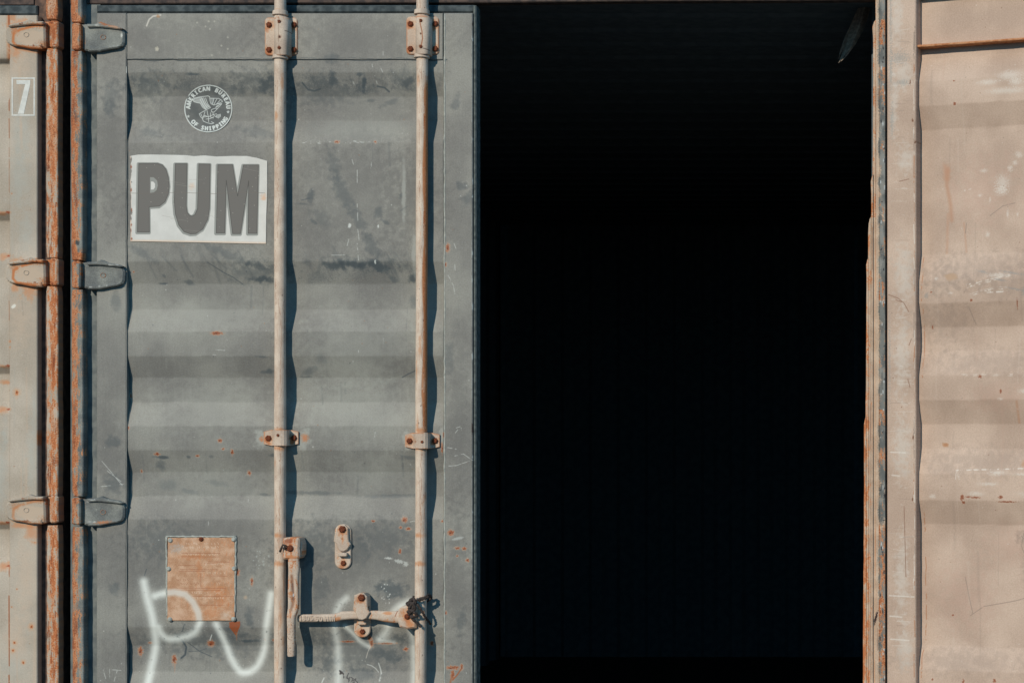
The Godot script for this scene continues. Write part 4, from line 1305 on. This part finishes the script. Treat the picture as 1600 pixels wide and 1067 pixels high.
func upright(xl: float, xr: float, y0: float, y1: float, zf: float, mat: Material, sd: int, drift: float, side_x: float) -> ArrayMesh:
	# rust-eaten flat-fronted bar with uneven edges
	var n := FastNoiseLite.new()
	n.seed = sd
	n.frequency = 0.03
	n.fractal_octaves = 4
	var a := PackedVector2Array()
	var b := PackedVector2Array()
	var k := maxi(3, int((y1 - y0) / 9.0))
	for i in k + 1:
		var y := lerpf(y0, y1, float(i) / k)
		var e := 0.0 if (i > 0 and i < k) else 1.2
		var dx := drift * (y - 500.0) / 500.0
		a.append(Vector2(xl + dx + e + n.get_noise_1d(y) * 1.1, y))
		b.append(Vector2(xr + dx - e + n.get_noise_1d(y + 900) * 1.1, y))
	b.reverse()
	a.append_array(b)
	return plate(a, zf, zf - 0.034, 1.3, mat, false, side_x)


func hinge(parent: Node, mirror: float, xk: float, y0: float, mat: Material, called: String) -> void:
	# xk: outer end of the knuckle; mirror +1: blade to the right, -1: to the left
	var hp := part(called, parent)
	var f := func(a: Array) -> PackedVector2Array:
		var o := PackedVector2Array()
		for q in a:
			o.append(Vector2(xk + mirror * q[0], y0 + q[1]))
		return o
	# knuckle round the pin
	put(plate(f.call([[0.3, 2], [3, -0.3], [11, -0.6], [13.6, 1.6], [14.2, 20], [13.7, 40], [11, 42.3], [3, 42.0], [0.2, 39.5], [0.7, 21]]), 0.010, -0.03, 1.9, mat, false, 92.5 if mirror < 0.0 else -1e9), "knuckle", mat, hp)
	put(plate(f.call([[6, 1], [26, 2], [26, 40], [6, 41]]), -0.008, -0.049, 1.0, mat), "web", mat, hp)
	put(plate(f.call([[21, 6], [40, 2], [60, 4], [76, 8], [81, 11], [83, 16], [82.5, 30], [80, 35], [74, 38], [58, 40], [44, 43], [30, 44], [20, 42]]), 0.012, -0.02, 2.6, mat), "blade", mat, hp)
	put(plate(f.call([[24, 1], [36, 1.2], [46, -2.5], [56, 1.8], [72, 4.5], [80, 8], [76, 9.5], [60, 7.6], [40, 5.8], [25, 6.5]]), 0.021, -0.02, 1.6, mat), "flange", mat, hp)
	put(plate(f.call([[26, 36], [44, 37], [58, 35.5], [74, 34], [78, 35], [72, 38.5], [58, 40.5], [44, 43.5], [26, 44]]), 0.016, -0.02, 1.6, mat), "flange", mat, hp)
	var ring: Array = []
	for i in 13:
		ring.append(W(xk + mirror * 50 + cos(i * TAU / 12) * 4.0, y0 + 22 + sin(i * TAU / 12) * 3.6, 0.0124))
	put(tube(ring, [0.0011], 6), "cast_mark", mat, hp)


func build_grey() -> void:
	var box := thing("shipping_container", "weathered grey steel shipping container with left door shut and right door swung open", "container")
	var L := 5.95
	var xl := W(112, 0, -0.04).x
	var xr := W(1388, 0, -0.04).x
	var floor_y := 1.5 - 337.0 / S * (D + L) / D
	var roof_y := 2.80
	# shell
	put(block(Vector3(xl + 0.02, floor_y - 0.03, -L - 0.05), Vector3(xr - 0.02, floor_y, -0.03)), "floor", M.wood, box)
	put(block(Vector3(xl, 0.002, -0.16), Vector3(xr, floor_y - 0.031, -0.03)), "sill", M.header, box)
	for x in [xl, xr - 0.08]:
		put(block(Vector3(x, 0.002, -L), Vector3(x + 0.08, floor_y - 0.031, -0.161)), "bottom_rail", M.greysteel, box)
	put(ribbed(Vector3(xl + 0.012, floor_y, -0.1), Vector3(0, 0, -1), L - 0.1, Vector3(0, roof_y + 0.05 - floor_y, 0), Vector3(1, 0, 0), 0.278, 0.036), "side_wall", M.inside, box)
	put(ribbed(Vector3(xr - 0.012, floor_y, -0.1), Vector3(0, 0, -1), L - 0.1, Vector3(0, roof_y + 0.05 - floor_y, 0), Vector3(-1, 0, 0), 0.278, 0.036), "side_wall", M.inside, box)
	put(ribbed(Vector3(xl, floor_y, -L - 0.03), Vector3(1, 0, 0), xr - xl, Vector3(0, roof_y + 0.05 - floor_y, 0), Vector3(0, 0, 1), 0.171, 0.014), "end_wall", M.inside, box)
	put(ribbed(Vector3(xl, roof_y + 0.02, -0.055), Vector3(0, 0, -1), L, Vector3(xr - xl, 0, 0), Vector3(0, -1, 0), 0.21, 0.007), "roof", M.inside, box)
	# door frame of the container
	put(block(Vector3(xl, 0.002, -0.19), Vector3(W(156, 0, -0.029).x, 2.90, -0.029)), "corner_post", M.greysteel, box)
	put(block(Vector3(W(1375, 0, -0.012).x, 0.002, -0.15), Vector3(W(1392, 0, -0.012).x, 2.90, -0.036)), "corner_post", M.greysteel, box)
	put(plate(box4(1375.4, -50, 1384.0, 1480), 0.003, -0.037, 0.8, M.jamb), "post_edge", M.jamb, box)
	var head := PackedVector2Array([Vector2(108, -56), Vector2(1392, -56), Vector2(1392, -1), Vector2(1240, 0.5), Vector2(1000, 1.5), Vector2(760, 4), Vector2(108, 6)])
	put(plate(head, -0.024, -0.06, 1.5, M.header), "header", M.header, box)
	# rust-eaten hinge bar in pieces between the hinges
	for q in [[-50, 34.5], [79, 406.5], [452.5, 776], [823, 1145], [1190, 1400]]:
		put(upright(110.8, 128.5, q[0], q[1], 0.004, M.hinge, 31 + int(q[0]), 1.2, 126.0), "hinge_bar", M.hinge, box)
	for y0 in [36.0, 408.0, 778.0, 1146.0]:
		hinge(box, 1.0, 110.5, y0, M.hinge, "hinge")
	build_shut_door(box)
	build_open_door(box)
	# seal on the opening's right side, its lips torn off at different heights
	for q in [[1368.5, 1375.5, -50.0, 0.0], [1363.5, 1369.3, 30.0, -0.004], [1361.0, 1365.0, 272.0, 0.002], [1357.6, 1361.8, 338.0, 0.004], [1353.6, 1358.3, 402.0, 0.006], [1350.4, 1354.4, 650.0, 0.009]]:
		var a: float = q[0]
		var b: float = q[1]
		var y: float = q[2]
		var poly := PackedVector2Array([Vector2(b, y), Vector2(b, 1400)])
		var yy := 1400.0
		while yy > y + 14:
			poly.append(Vector2(a + sin(yy * 0.011 + a) * 0.7 + rng.randf_range(-0.25, 0.25) - (yy - 600.0) * 0.0016, yy))
			yy -= 22.0
		poly.append(Vector2(a + 0.4, y + 12))
		poly.append(Vector2((a + b) * 0.5, y + 4))
		put(plate(poly, q[3], -0.045, 0.9, M.jamb), "seal_lip", M.jamb, box)


func build_shut_door(box: Node) -> void:
	var door := part("door", box, "shut grey left door with two locking rods and spray-can writing")
	var d: Material = M.door
	put(plate(box4(150, 20, 196.6, BOTTOM), 0.0, -0.05, 1.1, d), "door_stile", d, door)
	put(plate(box4(692.6, 20, 738.5, BOTTOM), 0.0, -0.05, 1.4, d), "door_stile", d, door)
	put(plate(box4(197.2, 20.4, 692, 93), -0.0006, -0.05, 1.0, d), "door_rail", d, door)
	put(plate(box4(197.2, 1330, 692, BOTTOM), -0.0006, -0.05, 1.0, d), "door_rail", d, door)
	var zo := -0.003
	var zi := -0.0200
	M.folds = [[88, zo], [112, zo], [149, zi], [187, zi], [222, zo], [408, zo], [443, zi], [483, zi], [518, zo], [556, zo], [590, zi], [628, zi], [666, zo], [703, zo], [738, zi], [775, zi], [812, zo], [980, zo], [1010, zi], [1050, zi], [1086, zo], [1335, zo]]
	put(pressed(M.folds, 186, 704, 48, d, 0.0022, 7), "corrugated_panel", d, door)
	# seals round the leaf
	put(plate(box4(150, 7.5, 741, 19.2), -0.02, -0.052, 2.0, M.rubber), "door_seal", M.rubber, door)
	put(plate(box4(739.2, 8, 744, BOTTOM), -0.006, -0.06, 1.8, M.edge), "door_seal", M.edge, door)
	# beads of sealant
	for q in [[[692.5, 22], [692.5, 600], [692.5, 1240]], [[197, 30], [197, 600], [197, 1240]]]:
		var pts: Array = []
		var rad: Array = []
		for i in 120:
			var y := lerpf(22, 1240, i / 119.0)
			pts.append(W(q[0][0] + 2.2 + rng.randf_range(-0.5, 0.5) if q[0][0] > 600 else q[0][0] + rng.randf_range(-0.3, 0.3), y, -0.0008))
			rad.append(0.0026 + rng.randf_range(-0.0010, 0.0006) if q[0][0] > 600 else 0.0012 + rng.randf_range(-0.0006, 0.0004))
		put(tube(pts, rad, 6), "sealant_bead", M.door if q[0][0] < 600 else M.sealant, door)
	rods(door)
	handles(door)
	markings(door)


func profile_z(y: float) -> float:
	for i in M.folds.size() - 1:
		if y <= M.folds[i + 1][0]:
			return lerpf(M.folds[i][1], M.folds[i + 1][1], clampf((y - M.folds[i][0]) / (M.folds[i + 1][0] - M.folds[i][0]), 0, 1))
	return M.folds[-1][1]


func rods(door: Node) -> void:
	var z := 0.020
	var hw: Material = M.hw
	for k in 2:
		var xa := 437.5 if k == 0 else 660.0
		var xb := 437.0 if k == 0 else 656.0
		var mat: Material = M.rod1 if k == 0 else M.rod2
		var prof: Array = []
		var y := -50.0
		while y <= 1390.0:
			prof.append([y, 8.9 + 0.25 * sin(y * 0.021 + k)])
			y += 20.0
		put(rod(xa, xb, z, prof, mat), "locking_rod", mat, door)
		var x := 438.5 if k == 0 else 660.0
		var dy := 0.0 if k == 0 else -1.5
		# upper bracket: back plate, half-round housing, two collars
		put(plate(rrect(x - 25.5, 27 + dy, x + 25.5, 86.5 + dy, 6), 0.004, -0.004, 1.3, hw), "bracket_plate", hw, door)
		var body: Array = []
		for q in [[25.0, 10.0], [26.5, 12.0], [84.0, 12.2], [85.5, 10.0]]:
			body.append([x - 1.5, q[0] + dy, z - 0.006, q[1], 0.030])
		put(bar(body, false, hw, 2.6), "bracket_housing", hw, door)
		for c in [[16.5, 25.0], [85.6, 93.0]]:
			put(rod(x - 1.0, x - 1.0, z, [[c[0] + dy, 9.6], [c[0] + 1 + dy, 11.4], [c[1] - 1 + dy, 12.2], [c[1] + dy, 9.6]], hw), "collar", hw, door)
		for b in [[-19.5, 38, 0], [19.5, 38, 1], [-19.5, 77, 2], [19.5, 77, 3]]:
			bolt(x + b[0], b[1] + dy, 4.6, 0.004, door, b[2])
		for b in [[-3, 33], [-3, 74]]:
			put(plate(ring_poly(x + b[0], b[1] + dy, 2.4, 8), 0.047, 0.03, 0.7, M.bolt), "rivet", M.bolt, door)
		# mid clamp: strap bent over the rod
		var cy := 684.0 if k == 0 else 688.5
		var cx := 438.5 if k == 0 else 659.5
		strap(cx, cy, z, hw, door, k)
		bolt(cx - 20.5, cy + 0.5, 4.8, 0.0035, door, 1 + k)
		bolt(cx + 19.5, cy, 4.8, 0.0035, door, 2 + k)


func strap(x: float, y: float, z: float, mat: Material, door: Node, k: int) -> void:
	var s := Shape.new()
	s.rect = rect_of(mat)
	# outline of the strap seen from above: [dx, z]
	var path: Array = [[-27.0, 0.0035], [-14.5, 0.0035], [-12.5, 0.012], [-11.5, 0.028]]
	for i in 7:
		var a := PI - PI * (i + 0.5) / 7.0
		path.append([cos(a) * 12.0 - 0.5, z + 0.004 + sin(a) * 0.021])
	path += [[11.0, 0.028], [12.5, 0.010], [14.5, 0.0035], [27.0, 0.0035]]
	var hh := 12.5
	var th := 0.0055
	for i in path.size() - 1:
		var p0 = path[i]
		var p1 = path[i + 1]
		var e0 := 3.0 if i == 0 else 0.0
		var e1 := 3.0 if i == path.size() - 2 else 0.0
		var a := W(x + p0[0], y + hh - e0, p0[1])
		var b := W(x + p1[0], y + hh - e1, p1[1])
		var c := W(x + p1[0], y - hh + e1, p1[1])
		var f := W(x + p0[0], y - hh + e0, p0[1])
		var ga := Vector2(x + p0[0], y + hh)
		var gb := Vector2(x + p1[0], y + hh)
		var gc := Vector2(x + p1[0], y - hh)
		var gf := Vector2(x + p0[0], y - hh)
		s.quad(a, b, c, f, ga, gb, gc, gf)
		var n0 := Vector3(0, 0, th)
		var inw := func(p: Vector3, q) -> Vector3:
			return p - (n0 if absf(q[0]) > 12.2 else Vector3(q[0] / 12.0 * th, 0, th * 0.6))
		s.quad(inw.call(a, p0), inw.call(b, p1), b, a, ga, gb, gb, ga)
		s.quad(f, c, inw.call(c, p1), inw.call(f, p0), gf, gc, gc, gf)
	for e in [0, path.size() - 1]:
		var p = path[e]
		var a := W(x + p[0], y + hh - 3, p[1])
		var b := W(x + p[0], y - hh + 3, p[1])
		var g := Vector2(x + p[0], y)
		s.quad(a, b, b - Vector3(0, 0, 0.008), a - Vector3(0, 0, 0.008), g, g, g, g)
	put(s.done(), "rod_clamp", mat, door)
	put(plate(ring_poly(x - 5 + k * 4.5, y - 4 + k * 6, 2.3, 10), z + 0.0262, z + 0.02, 0.3, M.bolt), "clamp_hole", M.bolt, door)


func handles(door: Node) -> void:
	var hw: Material = M.hw
	# hub on the first rod and the handle hanging from it
	put(plate(wobble(rrect(441, 840, 467, 874, 4, 3), 0.4, 6, 3), 0.056, 0.002, 2.6, hw), "handle_hub", hw, door)
	put(plate(PackedVector2Array([Vector2(463, 843), Vector2(470, 845), Vector2(471.5, 851), Vector2(471, 868), Vector2(466, 873), Vector2(462, 872)]), 0.044, 0.002, 1.4, hw), "hub_cheek", hw, door)
	put(plate(ring_poly(452, 857, 5.4, 12), 0.062, 0.05, 2.2, M.bolt), "hub_pin", M.bolt, door)
	put(tube([W(437, 862, 0.058), W(440, 855, 0.064), W(444, 858, 0.062), W(446, 852, 0.064), W(442, 851, 0.062), W(438, 857, 0.06)], [0.0035, 0.003, 0.0035, 0.003, 0.003, 0.002], 6), "pin_wire", M.wire, door)
	var zc := 0.046
	var sec: Array = []
	for q in [[457, 872, 8.0, 0.0], [457, 877, 8.8, 0.0], [457.5, 890, 8.8, 0.0], [457, 897, 8.4, 0.001], [456.5, 908, 8.2, 0.004], [456.5, 925, 8.6, 0.006], [456.8, 940, 8.6, 0.006], [456.5, 950, 8.4, 0.004], [455.0, 957, 8.0, 0.002], [453.6, 963, 7.2, 0.0], [453.0, 970, 6.6, 0.0], [453.2, 990, 6.3, 0.0], [453.2, 1010, 6.3, 0.0], [453.2, 1023, 6.2, 0.0], [453.2, 1026, 5.2, 0.0]]:
		sec.append([q[0], q[1], zc, q[2], 0.010, q[3]])
	put(bar(sec, false, hw, 2.6), "door_handle", hw, door)
	# hub on the second rod with its handle lying across
	put(plate(wobble(PackedVector2Array([Vector2(622, 952), Vector2(628, 947), Vector2(640, 946), Vector2(650, 948), Vector2(650, 981), Vector2(636, 983), Vector2(624, 980), Vector2(621, 972)]), 0.35, 6, 5), 0.050, 0.002, 2.6, hw), "handle_hub", hw, door)
	put(plate(ring_poly(635.5, 963.5, 4.6, 12), 0.056, 0.045, 1.9, M.bolt), "hub_pin", M.bolt, door)
	var z2 := 0.026
	sec = []
	for q in [[464.0, 966.5, 5.0, 0.0], [466, 966.5, 6.0, 0.0], [490, 966.3, 6.2, 0.0], [515, 965.8, 6.2, 0.0], [524, 965.2, 6.4, 0.0], [532, 962.6, 7.0, 0.001], [545, 961.6, 6.6, 0.0015], [560, 961.4, 6.4, 0.0015], [575, 961.2, 6.6, 0.0015], [586, 961.6, 7.2, 0.001], [598, 963.4, 8.4, 0.0], [612, 964.5, 9.2, 0.0], [624, 964.5, 9.6, 0.0]]:
		sec.append([q[0], q[1], z2, q[2], 0.010, q[3]])
	put(bar(sec, true, hw, 2.8), "door_handle", hw, door)
	for q in [["1805", 478.0, 966.0], ["50 HM", 508.0, 967.0]]:
		var t := TextMesh.new()
		t.text = q[0]
		t.font = M.font
		t.font_size = 32
		t.pixel_size = 0.0006
		t.depth = 0.003
		var o := put(t, "raised_lettering", hw, door)
		o.position = W(q[1], q[2], z2 + 0.0102)
	# keepers
	for q in [[535.0, 819.0, 0], [565.0, 926.0, 1]]:
		var x: float = q[0]
		var y: float = q[1]
		if q[2] == 0:
			put(plate(rrect(x - 12.5, y, x + 13, y + 70, 12, 6), 0.004, -0.005, 1.2, hw), "keeper_plate", hw, door)
		else:
			put(plate(rrect(x - 12.5, y, x + 13, y + 70, 12, 6), 0.004, -0.005, 1.2, hw), "keeper_plate", hw, door)
		var zf := 0.014 if q[2] == 0 else 0.043
		# swivelling cover over the handle's slot
		put(plate(PackedVector2Array([Vector2(x - 9, y + 4), Vector2(x - 3, y + 0.5), Vector2(x + 3, y + 1), Vector2(x + 8, y + 6), Vector2(x + 8.6, y + 22), Vector2(x + 9.4, y + 27), Vector2(x + 12.5, y + 31), Vector2(x + 7, y + 40), Vector2(x + 1, y + 43), Vector2(x - 5, y + 42), Vector2(x - 8, y + 38), Vector2(x - 10, y + 31), Vector2(x - 14, y + 27), Vector2(x - 12.4, y + 14)]), zf, 0.003 if q[2] == 0 else zf - 0.006, 1.2, hw), "keeper_cover", hw, door)
		if q[2] == 1:
			put(plate(PackedVector2Array([Vector2(x - 12, y + 4), Vector2(x - 3, y + 0.5), Vector2(x + 3, y + 1), Vector2(x + 8, y + 6), Vector2(x + 8.6, y + 22), Vector2(x - 12, y + 22)]), zf - 0.004, 0.003, 1.0, hw), "keeper_arm", hw, door)
		put(plate(rrect(x - 8, y + 45, x + 6.5, y + 50.5, 1.5, 2), 0.020, 0.003, 1.0, hw), "keeper_lip", hw, door)
		bolt(x - 1.2, y + 8, 5.8, zf - 0.001, door, 1)
		bolt(x + 0.5, y + 61, 4.4, 0.004, door, 2)


func conform(x0: float, y0: float, x1: float, y1: float, n: int, mat: Material, inside: Callable, lift: float) -> ArrayMesh:
	# thin sheet stuck on the pressed panel, following its folds
	var s := Shape.new()
	s.st.set_smooth_group(0)
	s.rect = rect_of(mat)
	for j in n:
		var ya := lerpf(y0, y1, float(j) / n)
		var yb := lerpf(y0, y1, float(j + 1) / n)
		var ra: Vector2 = inside.call(ya)
		var rb: Vector2 = inside.call(yb)
		var m := 10
		for i in m:
			var g: Array[Vector2] = [Vector2(lerpf(rb.x, rb.y, float(i) / m), yb), Vector2(lerpf(rb.x, rb.y, float(i + 1) / m), yb), Vector2(lerpf(ra.x, ra.y, float(i + 1) / m), ya), Vector2(lerpf(ra.x, ra.y, float(i) / m), ya)]
			var p: Array[Vector3] = []
			for q in g:
				var v := W(q.x, q.y, profile_z(q.y) + lift)
				p.append(v)
			s.quad(p[0], p[1], p[2], p[3], g[0], g[1], g[2], g[3])
	return s.done()


func markings(door: Node) -> void:
	# round emblem
	var inside := func(y: float) -> Vector2:
		var k := sqrt(maxf(0.0, 1.0 - pow((y - 169.6) / 37.4, 2.0)))
		return Vector2(324.8 - 37.7 * k, 324.8 + 37.7 * k)
	put(conform(0, 132.25, 0, 206.95, 44, M.emblem, inside, 0.0012), "emblem", M.emblem, door, "round bird emblem of the American Bureau of Shipping")
	# code sheet
	var pts := PackedVector2Array()
	var g := RandomNumberGenerator.new()
	g.seed = 8
	for q in [[202, 244], [206, 243], [215, 241.6], [235, 241.4], [260, 241.8], [290, 242.4], [302, 244], [318, 242.8], [338, 244.6], [362, 243.6], [385, 243.8], [400, 246.5], [417, 251.5], [417, 300], [415.5, 340], [415, 381], [380, 380.4], [300, 378.6], [240, 377.6], [203, 377]]:
		pts.append(Vector2(q[0], q[1]))
	for i in 16:
		pts.append(Vector2(202.6 + g.randf_range(-0.5, 1.6), 370 - i * 7.8))
	put(plate(pts, -0.0012, -0.0034, 0.25, M.sheet), "code_sheet", M.sheet, door, "torn white sheet with the letters PUM")
	# rusted data plate with its rivets and a smear of sealant round it
	put(plate(wobble(box4(261, 840, 366, 970), 0.5, 22, 6), 0.0012, -0.004, 0.6, M.plate), "data_plate", M.plate, door, "rusted data plate riveted on")
	for q in [[264.5, 844.5], [364, 843], [313, 842.5], [262, 889], [364.5, 888.5], [264, 968], [363.5, 967.5]]:
		put(plate(ring_poly(q[0], q[1], 3.7, 10), 0.0058, -0.003, 1.6, M.sealant if q[0] != 313 else M.bolt), "rivet", M.sealant if q[0] != 313 else M.bolt, door)
	for q in [[[259.5, 838.5], [312, 838], [368, 838.5]], [[259.5, 838.5], [259.8, 900], [260.5, 962]], [[368, 838.5], [368, 900], [366.5, 962]]]:
		var line: Array = []
		var rad: Array = []
		for i in 30:
			var t := i / 29.0
			var a := Vector2(q[0][0], q[0][1]).lerp(Vector2(q[2][0], q[2][1]), t)
			line.append(W(a.x + g.randf_range(-0.5, 0.5), a.y + g.randf_range(-0.5, 0.5), -0.0016))
			rad.append(0.0032 + g.randf_range(-0.001, 0.0006))
		put(tube(line, rad, 6), "sealant_bead", M.sealant, door)


func build_open_door(box: Node) -> void:
	var door := part("door", box, "open right door showing its beige inner side")
	door.position = W(1386.5, 0, 0.0) * Vector3(1, 0, 1)
	door.rotation.y = -OPEN
	var d: Material = M.open
	var wide := 1.08 * S
	put(plate(box4(0, -42, 47.8, BOTTOM), 0.0, -0.05, 1.6, d, true), "door_stile", d, door)
	put(plate(box4(wide - 48, -42, wide, BOTTOM), 0.0, -0.05, 1.6, d, true), "door_stile", d, door)
	put(plate(box4(48, 1300, wide - 48, BOTTOM), -0.001, -0.05, 1.2, d, true), "door_rail", d, door)
	var zd := -0.046
	var zn := -0.025
	put(pressed([[-42, zd], [92, zd], [128, zn], [166, zn], [203, zd], [398, zd], [440, zn], [474, zn], [512, zd], [549, zd], [587, zn], [625, zn], [663, zd], [701, zd], [740, zn], [781, zn], [819, zd], [1008, zd], [1045, zn], [1085, zn], [1122, zd], [1310, zd]], 40, wide - 40, 56, d, 0.003, 17, true), "corrugated_panel", d, door)
	put(plate(wobble(box4(46.5, 72.2, wide - 46, 75.8), 0.3, 24, 4), -0.012, -0.05, 0.8, M.riplip, true), "ledge", M.riplip, door)
	put(plate(wobble(box4(49, -12, wide - 46, -4.0), 0.3, 24, 5), -0.018, -0.05, 0.8, M.greysteel, true), "ledge", M.greysteel, door)


func build_tan() -> void:
	var box := thing("shipping_container", "tan shipping container at the left edge with rust-eaten hinge bar and number 7", "container")
	var xr := W(89, 0, -0.04).x
	var xl := xr - 2.44
	var L := 6.06
	put(block(Vector3(xr - 0.06, 0.16, -L), Vector3(xr - 0.01, 2.86, -0.15)), "side_wall", M.tansteel, box)
	put(block(Vector3(xl, 0.16, -L), Vector3(xl + 0.05, 2.86, -0.15)), "side_wall", M.tansteel, box)
	put(block(Vector3(xl + 0.051, 0.16, -L), Vector3(xr - 0.061, 2.86, -L + 0.05)), "end_wall", M.tansteel, box)
	put(block(Vector3(xl, 2.861, -L), Vector3(xr - 0.01, 2.90, -0.15)), "roof", M.tansteel, box)
	put(block(Vector3(xl, 0.002, -L), Vector3(xr - 0.01, 0.159, -0.03)), "base", M.tansteel, box)
	put(block(Vector3(W(50, 0, -0.029).x, 0.16, -0.149), Vector3(xr, 2.90, -0.029)), "corner_post", M.tanpost, box)
	put(block(Vector3(xl, 0.16, -0.149), Vector3(xl + 0.12, 2.90, -0.036)), "corner_post", M.tanpost, box)
	put(block(Vector3(xl + 0.121, W(0, 4, 0).y, -0.149), Vector3(W(53, 0, -0.03).x, 2.90, -0.024)), "header", M.header, box)
	for q in [[-50, 30], [75, 403], [447, 775], [821, 1145], [1190, 1400]]:
		put(upright(71.5, 89.5, q[0], q[1], 0.004, M.tan_hinge, 131 + int(q[0]), 0.6, 92.5), "hinge_bar", M.tan_hinge, box)
	for y0 in [32.0, 404.0, 775.0, 1146.0]:
		hinge(box, -1.0, 90.0, y0, M.tan_hinge, "hinge")
	var door := part("door", box, "shut tan door with a boxed number 7")
	var d: Material = M.tan_door
	put(plate(box4(13.6, 23.5, 57.3, BOTTOM), 0.0, -0.05, 1.2, d), "door_stile", d, door)
	var far_x := (xl - CX) * S + GX + 60
	put(plate(box4(far_x, 23.5, far_x + 45, BOTTOM), 0.0, -0.05, 1.2, d), "door_stile", d, door)
	var zo := -0.0025
	var zi := -0.026
	put(pressed([[23.5, zo], [91, zo], [97, zi], [140, zi], [158, zo], [332, zo], [344, zi], [388, zi], [405, zo], [572, zo], [584, zi], [628, zi], [645, zo], [816, zo], [828, zi], [872, zi], [890, zo], [1405, zo]], far_x + 44, 16, 60, d, 0.002, 27), "corrugated_panel", d, door)
	put(plate(box4(far_x, 8, 57, 22.6), -0.02, -0.05, 2.0, M.rubber), "door_seal", M.rubber, door)
	# stencilled number in its frame
	var num := part("number_marking", door, "white number 7 in a white frame")
	for q in [[17, 121, 53.5, 123.2], [17, 178.8, 53.5, 181], [17, 123.2, 19.2, 178.8], [51.3, 123.2, 53.5, 178.8]]:
		put(plate(box4(q[0], q[1], q[2], q[3]), 0.0007, -0.001, 0.1, M.white), "frame_line", M.white, num)
	put(plate(PackedVector2Array([Vector2(24.5, 125), Vector2(46.2, 125), Vector2(46.2, 131.5), Vector2(36.2, 178), Vector2(26.8, 178), Vector2(38.2, 131.5), Vector2(24.8, 131.5)]), 0.0007, -0.001, 0.1, M.white), "numeral", M.white, num)


func build_wire() -> void:
	var t := thing("tie_wire", "knotted dark wire tied round the right locking rod above its handle hub", "wire")
	var f := func(a: Array) -> Array:
		var o: Array = []
		for q in a:
			o.append(W(590.0 + q[0] / 9.7, 900.0 + q[1] / 9.7, q[2]))
		return o
	var curve := func(a: Array, r0: float, r1: float, called: String) -> void:
		var c := Curve3D.new()
		var pts: Array = f.call(a)
		for i in pts.size():
			var tan: Vector3 = (pts[mini(i + 1, pts.size() - 1)] - pts[maxi(i - 1, 0)]) / 5.0
			c.add_point(pts[i], -tan, tan)
		var out: Array = []
		var rad: Array = []
		var n := 28
		for i in n + 1:
			var p: Vector3 = c.sample_baked(c.get_baked_length() * i / n)
			out.append(p)
			rad.append(lerpf(r0, r1, float(i) / n) * (1.0 + 0.28 * sin(i * 1.9)))
		put(tube(out, rad, 7, 0.75), called, M.wire, t)
	curve.call([[540, 400, 0.050], [600, 360, 0.056], [670, 335, 0.052], [735, 315, 0.044], [790, 290, 0.030], [820, 330, 0.012], [760, 380, 0.004], [640, 400, 0.003], [540, 380, 0.012], [520, 400, 0.044]], 0.0040, 0.0036, "strand")
	curve.call([[560, 400, 0.052], [610, 440, 0.056], [650, 500, 0.054], [690, 570, 0.050], [730, 640, 0.040], [775, 690, 0.024], [800, 730, 0.012]], 0.0040, 0.0032, "strand")
	curve.call([[440, 430, 0.050], [480, 385, 0.056], [540, 330, 0.054], [560, 390, 0.060], [500, 440, 0.060], [470, 500, 0.056], [520, 540, 0.060], [570, 500, 0.058], [540, 430, 0.062], [490, 400, 0.058], [450, 450, 0.054]], 0.0048, 0.0042, "knot")
	curve.call([[450, 550, 0.052], [500, 520, 0.058], [560, 560, 0.060], [600, 600, 0.056], [540, 620, 0.058], [500, 600, 0.058], [520, 650, 0.056], [580, 700, 0.052], [655, 775, 0.048]], 0.0046, 0.0036, "strand")
	curve.call([[545, 300, 0.050], [540, 350, 0.054], [580, 380, 0.058], [540, 470, 0.060], [490, 560, 0.056], [470, 590, 0.052]], 0.0030, 0.0040, "strand")
	curve.call([[620, 380, 0.052], [690, 345, 0.052], [760, 320, 0.046], [785, 300, 0.034], [770, 280, 0.042], [720, 320, 0.050], [650, 350, 0.054]], 0.0040, 0.0034, "strand")


func build_rag() -> void:
	var t := thing("torn_strip", "frayed strip of torn cloth hanging in the top right of the dark doorway", "cloth")
	var g := RandomNumberGenerator.new()
	g.seed = 12
	var z := -0.27
	var tip := Vector2(1311, 98)
	var top := Vector2(1366, -34)
	var ax := (tip - top).normalized()
	var sd := Vector2(-ax.y, ax.x)
	for k in 26:
		var lane := (k / 25.0 - 0.5) * 2.0
		var pts: Array = []
		var rad: Array = []
		var stop := 1.0 if absf(lane) < 0.35 else g.randf_range(0.84, 0.99)
		for i in 13:
			var u := i / 12.0 * stop
			var wdt := 10.5 * pow(sin(PI * pow(clampf(u, 0.02, 1.0), 1.25)), 0.7) if u < 0.99 else 0.6
			var c := top.lerp(tip, u) + sd * (lane * wdt - 5.0 * sin(PI * u)) + Vector2(g.randf_range(-0.5, 0.5), g.randf_range(-0.5, 0.5))
			pts.append(W(c.x, c.y, z + 0.012 * sin(lane * 3.0 + u * 4.0)))
			rad.append((0.0017 + 0.0006 * sin(k * 1.7)) * (1.0 - 0.4 * u))
		put(tube(pts, rad, 5, 0.5), "strand", M.rag, t)
